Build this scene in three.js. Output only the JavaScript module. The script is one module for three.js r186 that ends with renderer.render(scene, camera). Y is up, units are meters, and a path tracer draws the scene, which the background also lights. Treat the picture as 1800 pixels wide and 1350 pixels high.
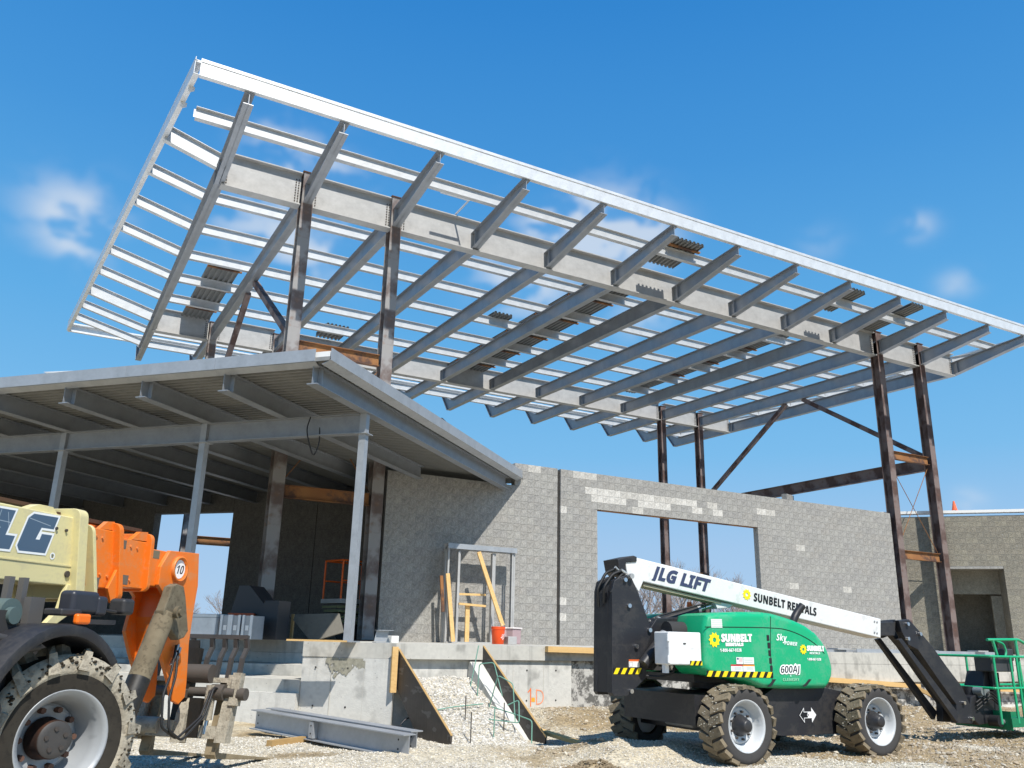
import * as THREE from 'three';
import { mergeGeometries, toCreasedNormals } from 'three/addons/utils/BufferGeometryUtils.js';
import { RoundedBoxGeometry } from 'three/addons/geometries/RoundedBoxGeometry.js';

// ---------------------------------------------------------------- camera, sky, sun, exposure
const scene = new THREE.Scene();
const E = 1.45;                                   // eye height above the yard
const camera = new THREE.PerspectiveCamera(48.83, 4 / 3, 0.1, 3000);
{
  const D = Math.PI / 180, yaw = 28.842 * D, pit = 16.854 * D, roll = 1.330 * D;
  const f = new THREE.Vector3(Math.sin(yaw) * Math.cos(pit), Math.sin(pit), -Math.cos(yaw) * Math.cos(pit));
  const r = new THREE.Vector3(Math.cos(yaw), 0, Math.sin(yaw)), u = new THREE.Vector3().crossVectors(r, f);
  const r2 = r.clone().multiplyScalar(Math.cos(roll)).addScaledVector(u, Math.sin(roll));
  const u2 = u.clone().multiplyScalar(Math.cos(roll)).addScaledVector(r, -Math.sin(roll));
  camera.quaternion.setFromRotationMatrix(new THREE.Matrix4().makeBasis(r2, u2, f.clone().negate()));
  camera.position.set(0, E, 0);
}
const renderer = new THREE.WebGLRenderer({ antialias: true });
renderer.toneMapping = THREE.LinearToneMapping;
renderer.toneMappingExposure = 1.2;
renderer.shadowMap.enabled = true;

// seeded random numbers and tiling value noise
let seed = 7;
function rnd() { seed = (seed * 1664525 + 1013904223) >>> 0; return seed / 4294967296; }
function rr(a, b) { return a + (b - a) * rnd(); }
function hash(x, y, s) { let h = (x * 374761393 + y * 668265263 + s * 974634777) | 0; h = Math.imul(h ^ (h >>> 13), 1274126177); h ^= h >>> 16; return (h >>> 0) / 4294967296; }
const sm = t => t * t * (3 - 2 * t), mix = (a, b, t) => a + (b - a) * t, clamp = (x, a = 0, b = 1) => Math.min(b, Math.max(a, x));
const step = (a, b, x) => sm(clamp((x - a) / (b - a)));
function vn(x, y, per, s) {
  const xi = Math.floor(x), yi = Math.floor(y), fx = sm(x - xi), fy = sm(y - yi);
  const w = v => per ? ((v % per) + per) % per : v;
  const a = hash(w(xi), w(yi), s), b = hash(w(xi + 1), w(yi), s), c = hash(w(xi), w(yi + 1), s), d = hash(w(xi + 1), w(yi + 1), s);
  return mix(mix(a, b, fx), mix(c, d, fx), fy);
}
function fbm(x, y, oct, per, s) { let v = 0, a = 0.5, t = 0; for (let o = 0; o < oct; o++) { v += a * vn(x, y, per, s + o * 17); t += a; a *= 0.5; x *= 2; y *= 2; if (per) per *= 2; } return v / t; }

// sky: clear blue, paler towards the horizon, with a few thin fair-weather wisps
{
  const W = 1536, H = 768, data = new Float32Array(W * H * 4);
  const stops = [[-90, .30, .33, .34], [-3, .40, .47, .54], [0, .43, .60, .80], [6, .35, .555, .81], [12, .195, .485, .807], [20, .115, .40, .76], [31, .061, .292, .672], [41, .033, .227, .604], [55, .022, .17, .50], [90, .013, .11, .38]];
  const wisp = [[-1.3, 24.3, 2.1, .62], [-.4, 22.6, 1.6, .4], [10.9, 31.5, 1.8, .30], [13.4, 29.8, 2.2, .45], [14.8, 28, 2.2, .5], [13.5, 25.3, 2.6, .6], [8.9, 26, 1.8, .3], [35.4, 27.4, 2.6, .75], [32, 27, 2.2, .65], [38, 26.6, 2.0, .55], [29.9, 23.4, 2.4, .5], [28.4, 25, 1.8, .35], [38.5, 21.4, 2.0, .3], [56.6, 25.2, .9, .34], [50.5, 25, 1.2, .12], [58.4, 21.4, .9, .3], [57.5, 8.6, .8, .3]];
  for (let j = 0; j < H; j++) for (let i = 0; i < W; i++) {
    const el = ((j + .5) / H - .5) * 180, th = ((i + .5) / W - .5) * 2 * Math.PI;
    let k = 0; while (k < stops.length - 2 && el > stops[k + 1][0]) k++;
    const a = stops[k], b = stops[k + 1], t = clamp((el - a[0]) / (b[0] - a[0]));
    const az = Math.atan2(Math.cos(th), -Math.sin(th)) * 180 / Math.PI;   // degrees to the right of -Z
    let m = 0;
    if (el > 0) {
      for (const [ca, ce, rad, s] of wisp) {
        let da = az - ca; if (da > 180) da -= 360; if (da < -180) da += 360;
        const d2 = ((da * Math.cos(el * Math.PI / 180)) ** 2 / 1.7 + (el - ce) ** 2) / (rad * rad);
        if (d2 < 4) m += s * Math.exp(-d2 * 1.4);
      }
      const g = fbm(az * .05 + 40, el * .09, 3, 0, 91); m += step(.60, .80, g) * .25 * (Math.abs(az - 25) > 48 ? 1 : 0.0);
      const n = fbm(az * .42 + 9 + 1.4 * fbm(az * .5, el * .7, 3, 0, 8), el * .8 + fbm(az * .6, el * .6, 2, 0, 19), 6, 0, 33);
      m = clamp(m * step(.34, .66, n) * 1.45 + m * .06, 0, .74);
    }
    const o = (j * W + i) * 4;
    data[o] = mix(mix(a[1], b[1], t), .67, m); data[o + 1] = mix(mix(a[2], b[2], t), .74, m); data[o + 2] = mix(mix(a[3], b[3], t), .83, m); data[o + 3] = 1;
    for (let c = 0; c < 3; c++) data[o + c] *= 0.87;
  }
  const sky = new THREE.DataTexture(data, W, H, THREE.RGBAFormat, THREE.FloatType);
  sky.mapping = THREE.EquirectangularReflectionMapping; sky.magFilter = sky.minFilter = THREE.LinearFilter; sky.wrapS = THREE.RepeatWrapping; sky.needsUpdate = true;
  scene.background = sky; scene.environment = sky;
}
const sun = new THREE.DirectionalLight(new THREE.Color(1, .955, .88), 4.7);
sun.position.set(14 - .04 * 60, 1.32 * 60, -16 + 60); sun.target.position.set(14, 0, -16);
sun.castShadow = true; sun.shadow.mapSize.set(4096, 4096);
Object.assign(sun.shadow.camera, { left: -40, right: 40, top: 40, bottom: -40, near: 1, far: 260 });
scene.add(sun, sun.target);

// ---------------------------------------------------------------- helpers
const V = (x, y, z) => new THREE.Vector3(x, y, z);
const used = {};
function numbered(n) { const k = used[n] = (used[n] ?? -1) + 1; return k ? `${n}_${String(k).padStart(3, '0')}` : n; }
function tag(o, label, category, group, kind) { if (label) o.userData.label = label; if (category) o.userData.category = category; if (group) o.userData.group = group; if (kind) o.userData.kind = kind; return o; }
function thing(name, label, category, p = [0, 0, 0], turn = 0, group) {
  const o = new THREE.Group(); o.name = numbered(name); o.position.set(...p); o.rotation.y = turn; scene.add(o); return tag(o, label, category, group);
}
function fin(m) { m.castShadow = m.receiveShadow = true; return m; }
const SMALL = new Set(['wheel_nuts', 'bolt_row', 'cap_bolts', 'wear_pad_bolt', 'bolt', 'purlin_clips', 'tie_holes', 'hose_fitting']);
function part(name, geo, mat, parent, p, rot) {
  const m = fin(new THREE.Mesh(geo, mat)); m.name = name; if (SMALL.has(name)) m.userData.kind = 'stuff'; if (p) m.position.set(...p); if (rot) m.rotation.set(...rot); parent.add(m); return m;
}
function solo(name, geo, mat, label, category, p, rot, group) { const m = part(numbered(name), geo, mat, scene, p, rot); return tag(m, label, category, group); }
function setting(name, geo, mat) { const m = part(name, geo, mat, scene); m.userData.kind = 'structure'; return m; }
// uv in metres from the dominant direction of each face
function tri(g, flat = true) {
  g = g.index ? g.toNonIndexed() : g; if (flat) g.computeVertexNormals();
  const p = g.attributes.position, n = g.attributes.normal, uv = new Float32Array(p.count * 2);
  for (let i = 0; i < p.count; i += 3) {
    let nx = 0, ny = 0, nz = 0; for (let k = 0; k < 3; k++) { nx += n.getX(i + k); ny += n.getY(i + k); nz += n.getZ(i + k); }
    nx = Math.abs(nx); ny = Math.abs(ny); nz = Math.abs(nz);
    for (let k = 0; k < 3; k++) {
      const x = p.getX(i + k), y = p.getY(i + k), z = p.getZ(i + k), o = (i + k) * 2;
      if (nx >= ny && nx >= nz) { uv[o] = z; uv[o + 1] = y; } else if (ny >= nz) { uv[o] = x; uv[o + 1] = z; } else { uv[o] = x; uv[o + 1] = y; }
    }
  }
  g.setAttribute('uv', new THREE.BufferAttribute(uv, 2)); return g;
}
const box = (w, h, d, x = 0, y = 0, z = 0) => tri(new THREE.BoxGeometry(w, h, d)).translate(x, y, z);
const rbox = (w, h, d, r = .02, x = 0, y = 0, z = 0, s = 2) => tri(new RoundedBoxGeometry(w, h, d, s, r), false).translate(x, y, z);
const cyl = (r0, r1, h, n = 20, open = false) => tri(new THREE.CylinderGeometry(r0, r1, h, n, 1, open), false);
function merged(list) { return mergeGeometries(list.map(g => { g = g.index ? g.toNonIndexed() : g; for (const k of Object.keys(g.attributes)) if (!['position', 'normal', 'uv'].includes(k)) g.deleteAttribute(k); return g; })); }
function poly(pts) { return new THREE.Shape(pts.map(([x, y]) => new THREE.Vector2(x, y))); }
// extrude an outline in its own x,y plane by depth d, centred on z
function slab(pts, d, bevel = 0, holes) {
  const s = Array.isArray(pts) ? poly(pts) : pts; if (holes) for (const h of holes) s.holes.push(Array.isArray(h) ? new THREE.Path(h.map(([x, y]) => new THREE.Vector2(x, y))) : h);
  const g = new THREE.ExtrudeGeometry(s, { depth: Math.max(.0005, d - 2 * bevel), bevelEnabled: bevel > 0, bevelSize: bevel, bevelThickness: bevel, bevelOffset: -bevel, bevelSegments: 2, curveSegments: 16 });
  return tri(g.translate(0, 0, -d / 2 + bevel), true);
}
// section extruded from p to q; section x is to the side, section y is up
function along(p, q, sec, up = V(0, 1, 0)) {
  const z = q.clone().sub(p), L = z.length(); z.divideScalar(L);
  const x = new THREE.Vector3().crossVectors(up, z).normalize(), y = new THREE.Vector3().crossVectors(z, x);
  const g = tri(new THREE.ExtrudeGeometry(sec, { depth: L, bevelEnabled: false }));
  return g.applyMatrix4(new THREE.Matrix4().makeBasis(x, y, z).setPosition(p));
}
// same, as a child mesh placed at p
function member(name, parent, p, q, sec, mat, up = V(0, 1, 0)) {
  const z = q.clone().sub(p), L = z.length(); z.divideScalar(L);
  const x = new THREE.Vector3().crossVectors(up, z).normalize(), y = new THREE.Vector3().crossVectors(z, x);
  const g = tri(new THREE.ExtrudeGeometry(sec, { depth: L, bevelEnabled: false }));
  const m = fin(new THREE.Mesh(g, mat)); m.name = name; m.position.copy(p).sub(parent.position); m.quaternion.setFromRotationMatrix(new THREE.Matrix4().makeBasis(x, y, z)); parent.add(m); return m;
}
const I = (w, h, tf = .018, tw = .012) => poly([[-w / 2, 0], [w / 2, 0], [w / 2, tf], [tw / 2, tf], [tw / 2, h - tf], [w / 2, h - tf], [w / 2, h], [-w / 2, h], [-w / 2, h - tf], [-tw / 2, h - tf], [-tw / 2, tf], [-w / 2, tf]]);
const C = (w, h, t = .012) => poly([[0, 0], [w, 0], [w, t], [t, t], [t, h - t], [w, h - t], [w, h], [0, h]]);
const R = (w, h) => poly([[-w / 2, 0], [w / 2, 0], [w / 2, h], [-w / 2, h]]);
function tube(pts, r, n = 8, seg = 0) {
  const c = new THREE.CatmullRomCurve3(pts.map(p => V(...p)), false, 'centripetal');
  return tri(new THREE.TubeGeometry(c, seg || pts.length * 6, r, n), false);
}
// pipe through corners with short bends, capped
function pipe(pts, r, n = 8, closed = false) {
  const cp = new THREE.CurvePath(), P = pts.map(p => V(...p)), N = P.length, bend = Math.max(.05, r * 2.2);
  let prev = null; const res = [];
  for (let i = 0; i < N; i++) {
    if (!closed && (i === 0 || i === N - 1)) { res.push(P[i]); continue; }
    const a = P[(i - 1 + N) % N], b = P[i], c = P[(i + 1) % N];
    const l = Math.min(bend, a.distanceTo(b) * .4, c.distanceTo(b) * .4);
    const q0 = b.clone().lerp(a, l / b.distanceTo(a)), q1 = b.clone().lerp(c, l / b.distanceTo(c));
    for (const t of [0, .25, .5, .75, 1]) res.push(new THREE.QuadraticBezierCurve3(q0, b, q1).getPoint(t));
  }
  if (closed) res.push(res[0]);
  const gs = [];
  for (let i = 0; i < res.length - 1; i++) {
    const d = res[i + 1].clone().sub(res[i]), L = d.length(); if (L < 1e-5) continue;
    const g = new THREE.CylinderGeometry(r, r, L + r * .12, n, 1, false); g.translate(0, L / 2, 0);
    g.applyQuaternion(new THREE.Quaternion().setFromUnitVectors(V(0, 1, 0), d.divideScalar(L))); g.translate(res[i].x, res[i].y, res[i].z); gs.push(g.toNonIndexed());
  }
  return tri(mergeGeometries(gs), false);
}

// ---------------------------------------------------------------- textures and materials
function tex(n, per, fn, srgb = false) {
  const d = new Uint8Array(n * n * 4);
  for (let j = 0; j < n; j++) for (let i = 0; i < n; i++) {
    const c = fn(i / n, j / n), o = (j * n + i) * 4;
    for (let k = 0; k < 3; k++) { let v = clamp(Array.isArray(c) ? c[k] : c); if (srgb) v = v <= .0031308 ? v * 12.92 : 1.055 * v ** (1 / 2.4) - .055; d[o + k] = v * 255; } d[o + 3] = 255;
  }
  const t = new THREE.DataTexture(d, n, n); t.wrapS = t.wrapT = THREE.RepeatWrapping; t.magFilter = THREE.LinearFilter; t.minFilter = THREE.LinearMipmapLinearFilter; t.generateMipmaps = true;
  if (srgb) t.colorSpace = THREE.SRGBColorSpace; t.repeat.set(1 / per, 1 / per); t.needsUpdate = true; return t;
}
const lerp3 = (a, b, t) => [mix(a[0], b[0], t), mix(a[1], b[1], t), mix(a[2], b[2], t)];
const T = {};
T.galv = tex(512, 1.6, (u, v) => { const a = fbm(u * 8, v * 8, 5, 8, 3), b = fbm(u * 40, v * 40, 2, 40, 5), s = fbm(u * 3, v * 26, 3, 0, 12); return .74 + .20 * a + .08 * (b - .5) - .07 * step(.55, .72, fbm(u * 5, v * 5, 4, 5, 44)) + .06 * (s - .5); }, true);
T.grain = tex(512, 1.0, (u, v) => .5 + .5 * (fbm(u * 64, v * 64, 3, 64, 9) - .5) + .3 * (fbm(u * 8, v * 8, 3, 8, 2) - .5));
T.steel = tex(512, 2.4, (u, v) => {
  const a = fbm(u * 6, v * 6, 5, 6, 21), b = fbm(u * 30, v * 30, 3, 30, 25);
  let c = lerp3([.135, .10, .088], [.29, .275, .265], step(.32, .62, a + .18 * (b - .5)));
  return lerp3(c, [.24, .12, .06], .35 * step(.62, .8, fbm(u * 12 + 3, v * 12, 4, 12, 71)));
}, true);
T.rust = tex(512, 1.6, (u, v) => { const a = fbm(u * 7, v * 7, 5, 7, 51), b = fbm(u * 40, v * 40, 2, 40, 52); return lerp3(lerp3([.23, .095, .035], [.36, .17, .06], a), [.10, .055, .04], step(.5, .75, fbm(u * 4, v * 4, 4, 4, 57) + .2 * (b - .5))); }, true);
T.conc = tex(1024, 4, (u, v) => {
  const a = fbm(u * 5, v * 5, 6, 5, 61), st = fbm(u * 36, v * 2.5, 4, 0, 62), b = fbm(u * 90, v * 90, 2, 90, 64);
  let g = .80 + .22 * (a - .5) + .12 * (b - .5) - .20 * step(.56, .78, st) * step(.42, .6, fbm(u * 3, v * 3, 3, 3, 68));
  g -= .22 * step(.61, .73, fbm(u * 9, v * 7, 5, 9, 66)); if (hash(Math.floor(u * 300), Math.floor(v * 300), 6) > .9985) g *= .6;
  return [g, g * .985, g * .945];
}, true);
T.block = tex(512, .8, (u, v) => { const a = fbm(u * 90, v * 90, 2, 90, 31), b = fbm(u * 24, v * 24, 4, 24, 32), c = fbm(u * 5, v * 5, 3, 5, 35); const g = .74 + .55 * (a - .5) + .42 * (b - .5) + .22 * (c - .5); return [g, g * .975, g * .93]; }, true);
T.blockB = tex(512, .8, (u, v) => .6 * fbm(u * 24, v * 24, 4, 24, 32) + .4 * fbm(u * 90, v * 90, 2, 90, 31));
T.soil = tex(1024, 5, (u, v) => {
  const a = fbm(u * 8, v * 8, 6, 8, 81), b = fbm(u * 200, v * 200, 2, 200, 84), p = fbm(u * 60, v * 60, 3, 60, 86);
  const g = .70 + .55 * (b - .5) + .35 * (p - .5) + .22 * (a - .5); return [g, g * .945, g * .83];
}, true);
T.soilB = tex(1024, 5, (u, v) => .5 * fbm(u * 200, v * 200, 2, 200, 84) + .5 * fbm(u * 60, v * 60, 3, 60, 86));
T.wood = tex(512, 1.2, (u, v) => { const g = fbm(u * 2 + .8 * fbm(u * 3, v * 3, 3, 0, 4), v * 46, 4, 0, 41), b = fbm(u * 30, v * 60, 2, 0, 43); return lerp3([.62, .40, .16], [.78, .56, .27], clamp(g + .3 * (b - .5))); }, true);
T.ply = tex(512, 2.0, (u, v) => { const a = fbm(u * 4, v * 16, 5, 0, 45), b = fbm(u * 60, v * 9, 3, 0, 46); const g = .8 + .7 * (a - .5) + .5 * (b - .5); const s = step(.66, .76, fbm(u * 9, v * 30, 4, 0, 48)); return lerp3([.055 * g, .043 * g, .037 * g], [.15, .14, .13], s * .6); }, true);
T.mud = tex(512, .9, (u, v) => { const a = fbm(u * 10, v * 10, 5, 10, 95), b = fbm(u * 70, v * 70, 2, 70, 96); return lerp3(lerp3([.27, .235, .175], [.50, .455, .36], a), [.17, .145, .11], .55 * step(.58, .72, fbm(u * 30, v * 30, 4, 30, 99) + .25 * (b - .5))); }, true);
T.wear = tex(512, 1.5, (u, v) => { const a = fbm(u * 6, v * 6, 5, 6, 111), b = fbm(u * 50, v * 50, 2, 50, 112); return .93 + .10 * (a - .5) + .05 * (b - .5) - .12 * step(.64, .74, fbm(u * 14, v * 14, 5, 14, 115)); }, true);

T.rough = tex(512, 1.6, (u, v) => { const a = fbm(u * 14, v * 14, 5, 14, 131), b = fbm(u * 70, v * 70, 2, 70, 132); const g = .20 + .62 * step(.36, .68, a + .35 * (b - .5)); return [g, g * .985, g * .95]; }, true);
const dusted = (c, d, k) => tex(512, 1.1, (u, v) => { const a = fbm(u * 6, v * 6, 5, 6, 141), b = fbm(u * 60, v * 60, 2, 60, 142), s = fbm(u * 3, v * 24, 4, 0, 147); return lerp3(c, d, k * clamp(step(.42, .75, a + .4 * (b - .5)) * .8 + .5 * step(.6, .8, s) + .12)); }, true);
T.dustBlack = dusted([.017, .018, .022], [.16, .14, .115], .14); T.dustGreen = dusted([.001, .40, .17], [.20, .42, .28], .30); T.dustOrange = dusted([.83, .185, .008], [.50, .30, .15], .38); T.dustCream = dusted([.72, .64, .32], [.55, .48, .30], .5);
const lin = (r, g, b) => new THREE.Color().setRGB(r, g, b);
function mat(c, rough = .7, metal = 0, o = {}) { return new THREE.MeshStandardMaterial({ color: lin(...c), roughness: rough, metalness: metal, ...o }); }
const M = {
  galv: mat([.47, .49, .51], .48, .4, { map: T.galv }), purlin: mat([.66, .67, .67], .5, .25, { map: T.galv }), rafter: mat([.385, .405, .43], .45, .42, { map: T.galv }), galvNew: mat([.86, .87, .87], .38, .25, { map: T.galv }), galvDull: mat([.50, .495, .48], .62, .12, { map: T.galv }),
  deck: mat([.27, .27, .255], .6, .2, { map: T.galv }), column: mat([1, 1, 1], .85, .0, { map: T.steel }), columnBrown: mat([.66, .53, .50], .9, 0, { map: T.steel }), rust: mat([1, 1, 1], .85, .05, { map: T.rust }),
  bolt: mat([.10, .085, .075], .6, .6), hole: mat([.03, .028, .026], .8),
  conc: mat([.75, .745, .72], .9, 0, { map: T.conc, bumpMap: T.grain, bumpScale: .004 }), concDark: mat([.62, .61, .59], .92, 0, { map: T.rough, bumpMap: T.grain, bumpScale: .006 }), slab: mat([.66, .645, .60], .88, 0, { map: T.conc }),
  mortar: mat([.44, .435, .42], .95, 0, { map: T.block }), joint: mat([.055, .052, .05], .95, 0, { map: T.block, bumpMap: T.blockB, bumpScale: .02 }),
  wood: mat([1, .94, .86], .8, 0, { map: T.wood }), woodOld: mat([.62, .58, .52], .85, 0, { map: T.wood }), ply: mat([1, 1, 1], .55, 0, { map: T.ply }),
  membrane: mat([.78, .78, .76], .7), black: mat([.02, .02, .022], .45), dark: mat([.035, .034, .034], .9), interior: mat([.20, .195, .185], .95, 0, { map: T.block, bumpMap: T.blockB, bumpScale: .008 }),  // canopy room walls: ordinary block grey, lowered to hold the room shade
  soil: mat([.74, .69, .58], 1, 0, { map: T.soil, vertexColors: true, bumpMap: T.soilB, bumpScale: .05 }), mud: mat([1, 1, 1], .95, 0, { map: T.mud, bumpMap: T.grain, bumpScale: .01 }),
};
const blockTones = [[.455, .45, .435], [.44, .435, .42], [.465, .46, .445], [.45, .44, .42], [.425, .42, .41], [.475, .47, .45]].map(c => mat(c, .96, 0, { map: T.block, bumpMap: T.blockB, bumpScale: .014 }));
const blockPale = [[.78, .765, .73], [.68, .665, .63]].map(c => mat(c, .95, 0, { map: T.block, bumpMap: T.blockB, bumpScale: .012 }));
const blockWing = [[.36, .335, .28], [.39, .365, .30], [.34, .32, .27]].map(c => mat(c, .96, 0, { map: T.block, bumpMap: T.blockB, bumpScale: .014 }));
// ---------------------------------------------------------------- ground
function gh(x, z) {
  let h = .10 * (fbm(x * .45 + 5, z * .45, 4, 0, 301) - .5) + .05 * (fbm(x * 2.1, z * 2.1, 3, 0, 305) - .5);
  h += .30 * Math.exp(-(((z + 13.3) / 1.0) ** 2)) * step(7.0, 8.0, x) * (1 - .5 * step(12, 20, x));                 // backfill against the dock
  h += .22 * Math.exp(-(((x - 7.0) / .55) ** 2 + ((z + 9.9) / .5) ** 2)) + .16 * Math.exp(-(((x - 7.9) / .6) ** 2 + ((z + 9.7) / .45) ** 2));
  h += .10 * Math.exp(-(((x - 5.6) / 1.6) ** 2 + ((z + 10.6) / .5) ** 2));
  h -= .07 * Math.exp(-(((z + 7.2 + .12 * Math.sin(x)) / .25) ** 2)) * step(8, 10, x);
  h += .13 * Math.exp(-(((x - 6.05) / .28) ** 2 + ((z + 8.78) / .22) ** 2)) * (.6 + .8 * fbm(x * 9, z * 9, 3, 0, 315)) + .10 * Math.exp(-(((x - 6.75) / .3) ** 2 + ((z + 9.35) / .2) ** 2));
  h += muddyRaw(x, z) * (.09 * (fbm(x * 3.1, z * 4.5, 4, 0, 311) - .5));
  const far = Math.max(Math.abs(x - 9) - 30, Math.abs(z + 8) - 26, 0); return (h + .03) * (1 - clamp(far / 20));
}
function muddyRaw(x, z) { return step(8.0, 11.5, x); }
function muddy(x, z) { return clamp(step(.40, .60, fbm(x * .6 + 11, z * .8, 5, 0, 321) + .24 * step(8.0, 11.5, x) - .06 * step(0, -8, x - 12) - .07 + .4 * Math.exp(-(((x - 6.05) / .34) ** 2 + ((z + 8.78) / .28) ** 2)))); }
{
  const axis = (a, b, s, lo, hi) => { const r = []; let x = a; while (x > lo) { r.unshift(x); x -= Math.max(s, (a - x) * .35 + s * 3); } r.unshift(lo); r.pop(); for (x = a; x <= b + 1e-6; x += s) r.push(x); let d = s * 3; x = b; while ((x += d) < hi) { r.push(x); d *= 1.4; } r.push(hi); return r; };
  const xs = axis(-3, 24, .13, -700, 900), zs = axis(-16, -4, .12, -900, 300), nx = xs.length, nz = zs.length;
  const pos = new Float32Array(nx * nz * 3), col = new Float32Array(nx * nz * 3), uv = new Float32Array(nx * nz * 2), idx = [];
  for (let j = 0; j < nz; j++) for (let i = 0; i < nx; i++) {
    const o = j * nx + i, x = xs[i], z = zs[j]; pos.set([x, gh(x, z), z], o * 3); uv.set([x, z], o * 2);
    const m = muddy(x, z), far = step(40, 90, Math.hypot(x, z)); let c = lerp3([1, 1, 1], [.62, .53, .40], m); c = lerp3(c, [.36, .36, .24], far); col.set(c, o * 3);
    if (i < nx - 1 && j < nz - 1) idx.push(o, o + nx, o + 1, o + 1, o + nx, o + nx + 1);
  }
  const g = new THREE.BufferGeometry(); g.setAttribute('position', new THREE.BufferAttribute(pos, 3)); g.setAttribute('color', new THREE.BufferAttribute(col, 3)); g.setAttribute('uv', new THREE.BufferAttribute(uv, 2)); g.setIndex(idx); g.computeVertexNormals();
  setting('ground', g, M.soil);
}
const pebble = (() => { const g = new THREE.IcosahedronGeometry(1, 0), p = g.attributes.position; const mm = {}; for (let i = 0; i < p.count; i++) { const k = p.getX(i).toFixed(2) + p.getY(i).toFixed(2) + p.getZ(i).toFixed(2); const s = mm[k] ??= rr(.7, 1.15); p.setXYZ(i, p.getX(i) * s, p.getY(i) * s * .72, p.getZ(i) * s); } g.computeVertexNormals(); return g; })();
function scatter(name, label, n, place, tones, smin, smax) {
  const im = new THREE.InstancedMesh(pebble, mat([1, 1, 1], .95), n), m4 = new THREE.Matrix4(), q = new THREE.Quaternion(), e = new THREE.Euler(), c = new THREE.Color();
  for (let i = 0; i < n; i++) {
    const [x, y, z] = place(), s = smin + (smax - smin) * rnd() ** 3; e.set(rr(-.5, .5), rr(0, 6.28), rr(-.5, .5)); q.setFromEuler(e);
    m4.compose(V(x, y + s * .15, z), q, V(s, s * rr(.7, 1.1), s * rr(.7, 1.2))); im.setMatrixAt(i, m4);
    const t = tones(x, z), k = rr(.75, 1.2); c.setRGB(t[0] * k, t[1] * k, t[2] * k); im.setColorAt(i, c);
  }
  im.name = numbered(name); fin(im); scene.add(im); tag(im, label, 'gravel', null, 'stuff'); return im;
}
scatter('gravel', 'loose pale crushed stone spread over the yard', 200000, () => {
  for (;;) { const z = -13.45 + 9.2 * rnd() ** .9, x = rr(-2, 1) + rnd() * 22 * clamp(-z / 12 + .1); if (rnd() < 1 - .72 * muddy(x, z)) return [x, gh(x, z), z]; }
}, (x, z) => muddy(x, z) > .55 && rnd() < .7 ? [.34, .28, .19] : rnd() < .25 ? [.42, .39, .33] : [.60, .56, .48], .005, .017);

scatter('gravel', 'tan clods and coarse stones churned up around the boom lift', 7000, () => { for (;;) { const x = rr(6, 20), z = rr(-13.3, -6.5); if (muddy(x, z) > .3) return [x, gh(x, z), z]; } }, () => rnd() < .3 ? [.52, .47, .38] : [.38, .31, .22], .010, .045);
scatter('gravel', 'brown soil crumbs on the small heap at the bottom of the photo', 900, () => { const a = rr(0, 6.28), r = .42 * rnd() ** .6, x = 6.05 + r * Math.cos(a), z = -8.78 + .8 * r * Math.sin(a); return [x, gh(x, z), z]; }, () => [.25, .19, .115], .008, .035);
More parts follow.
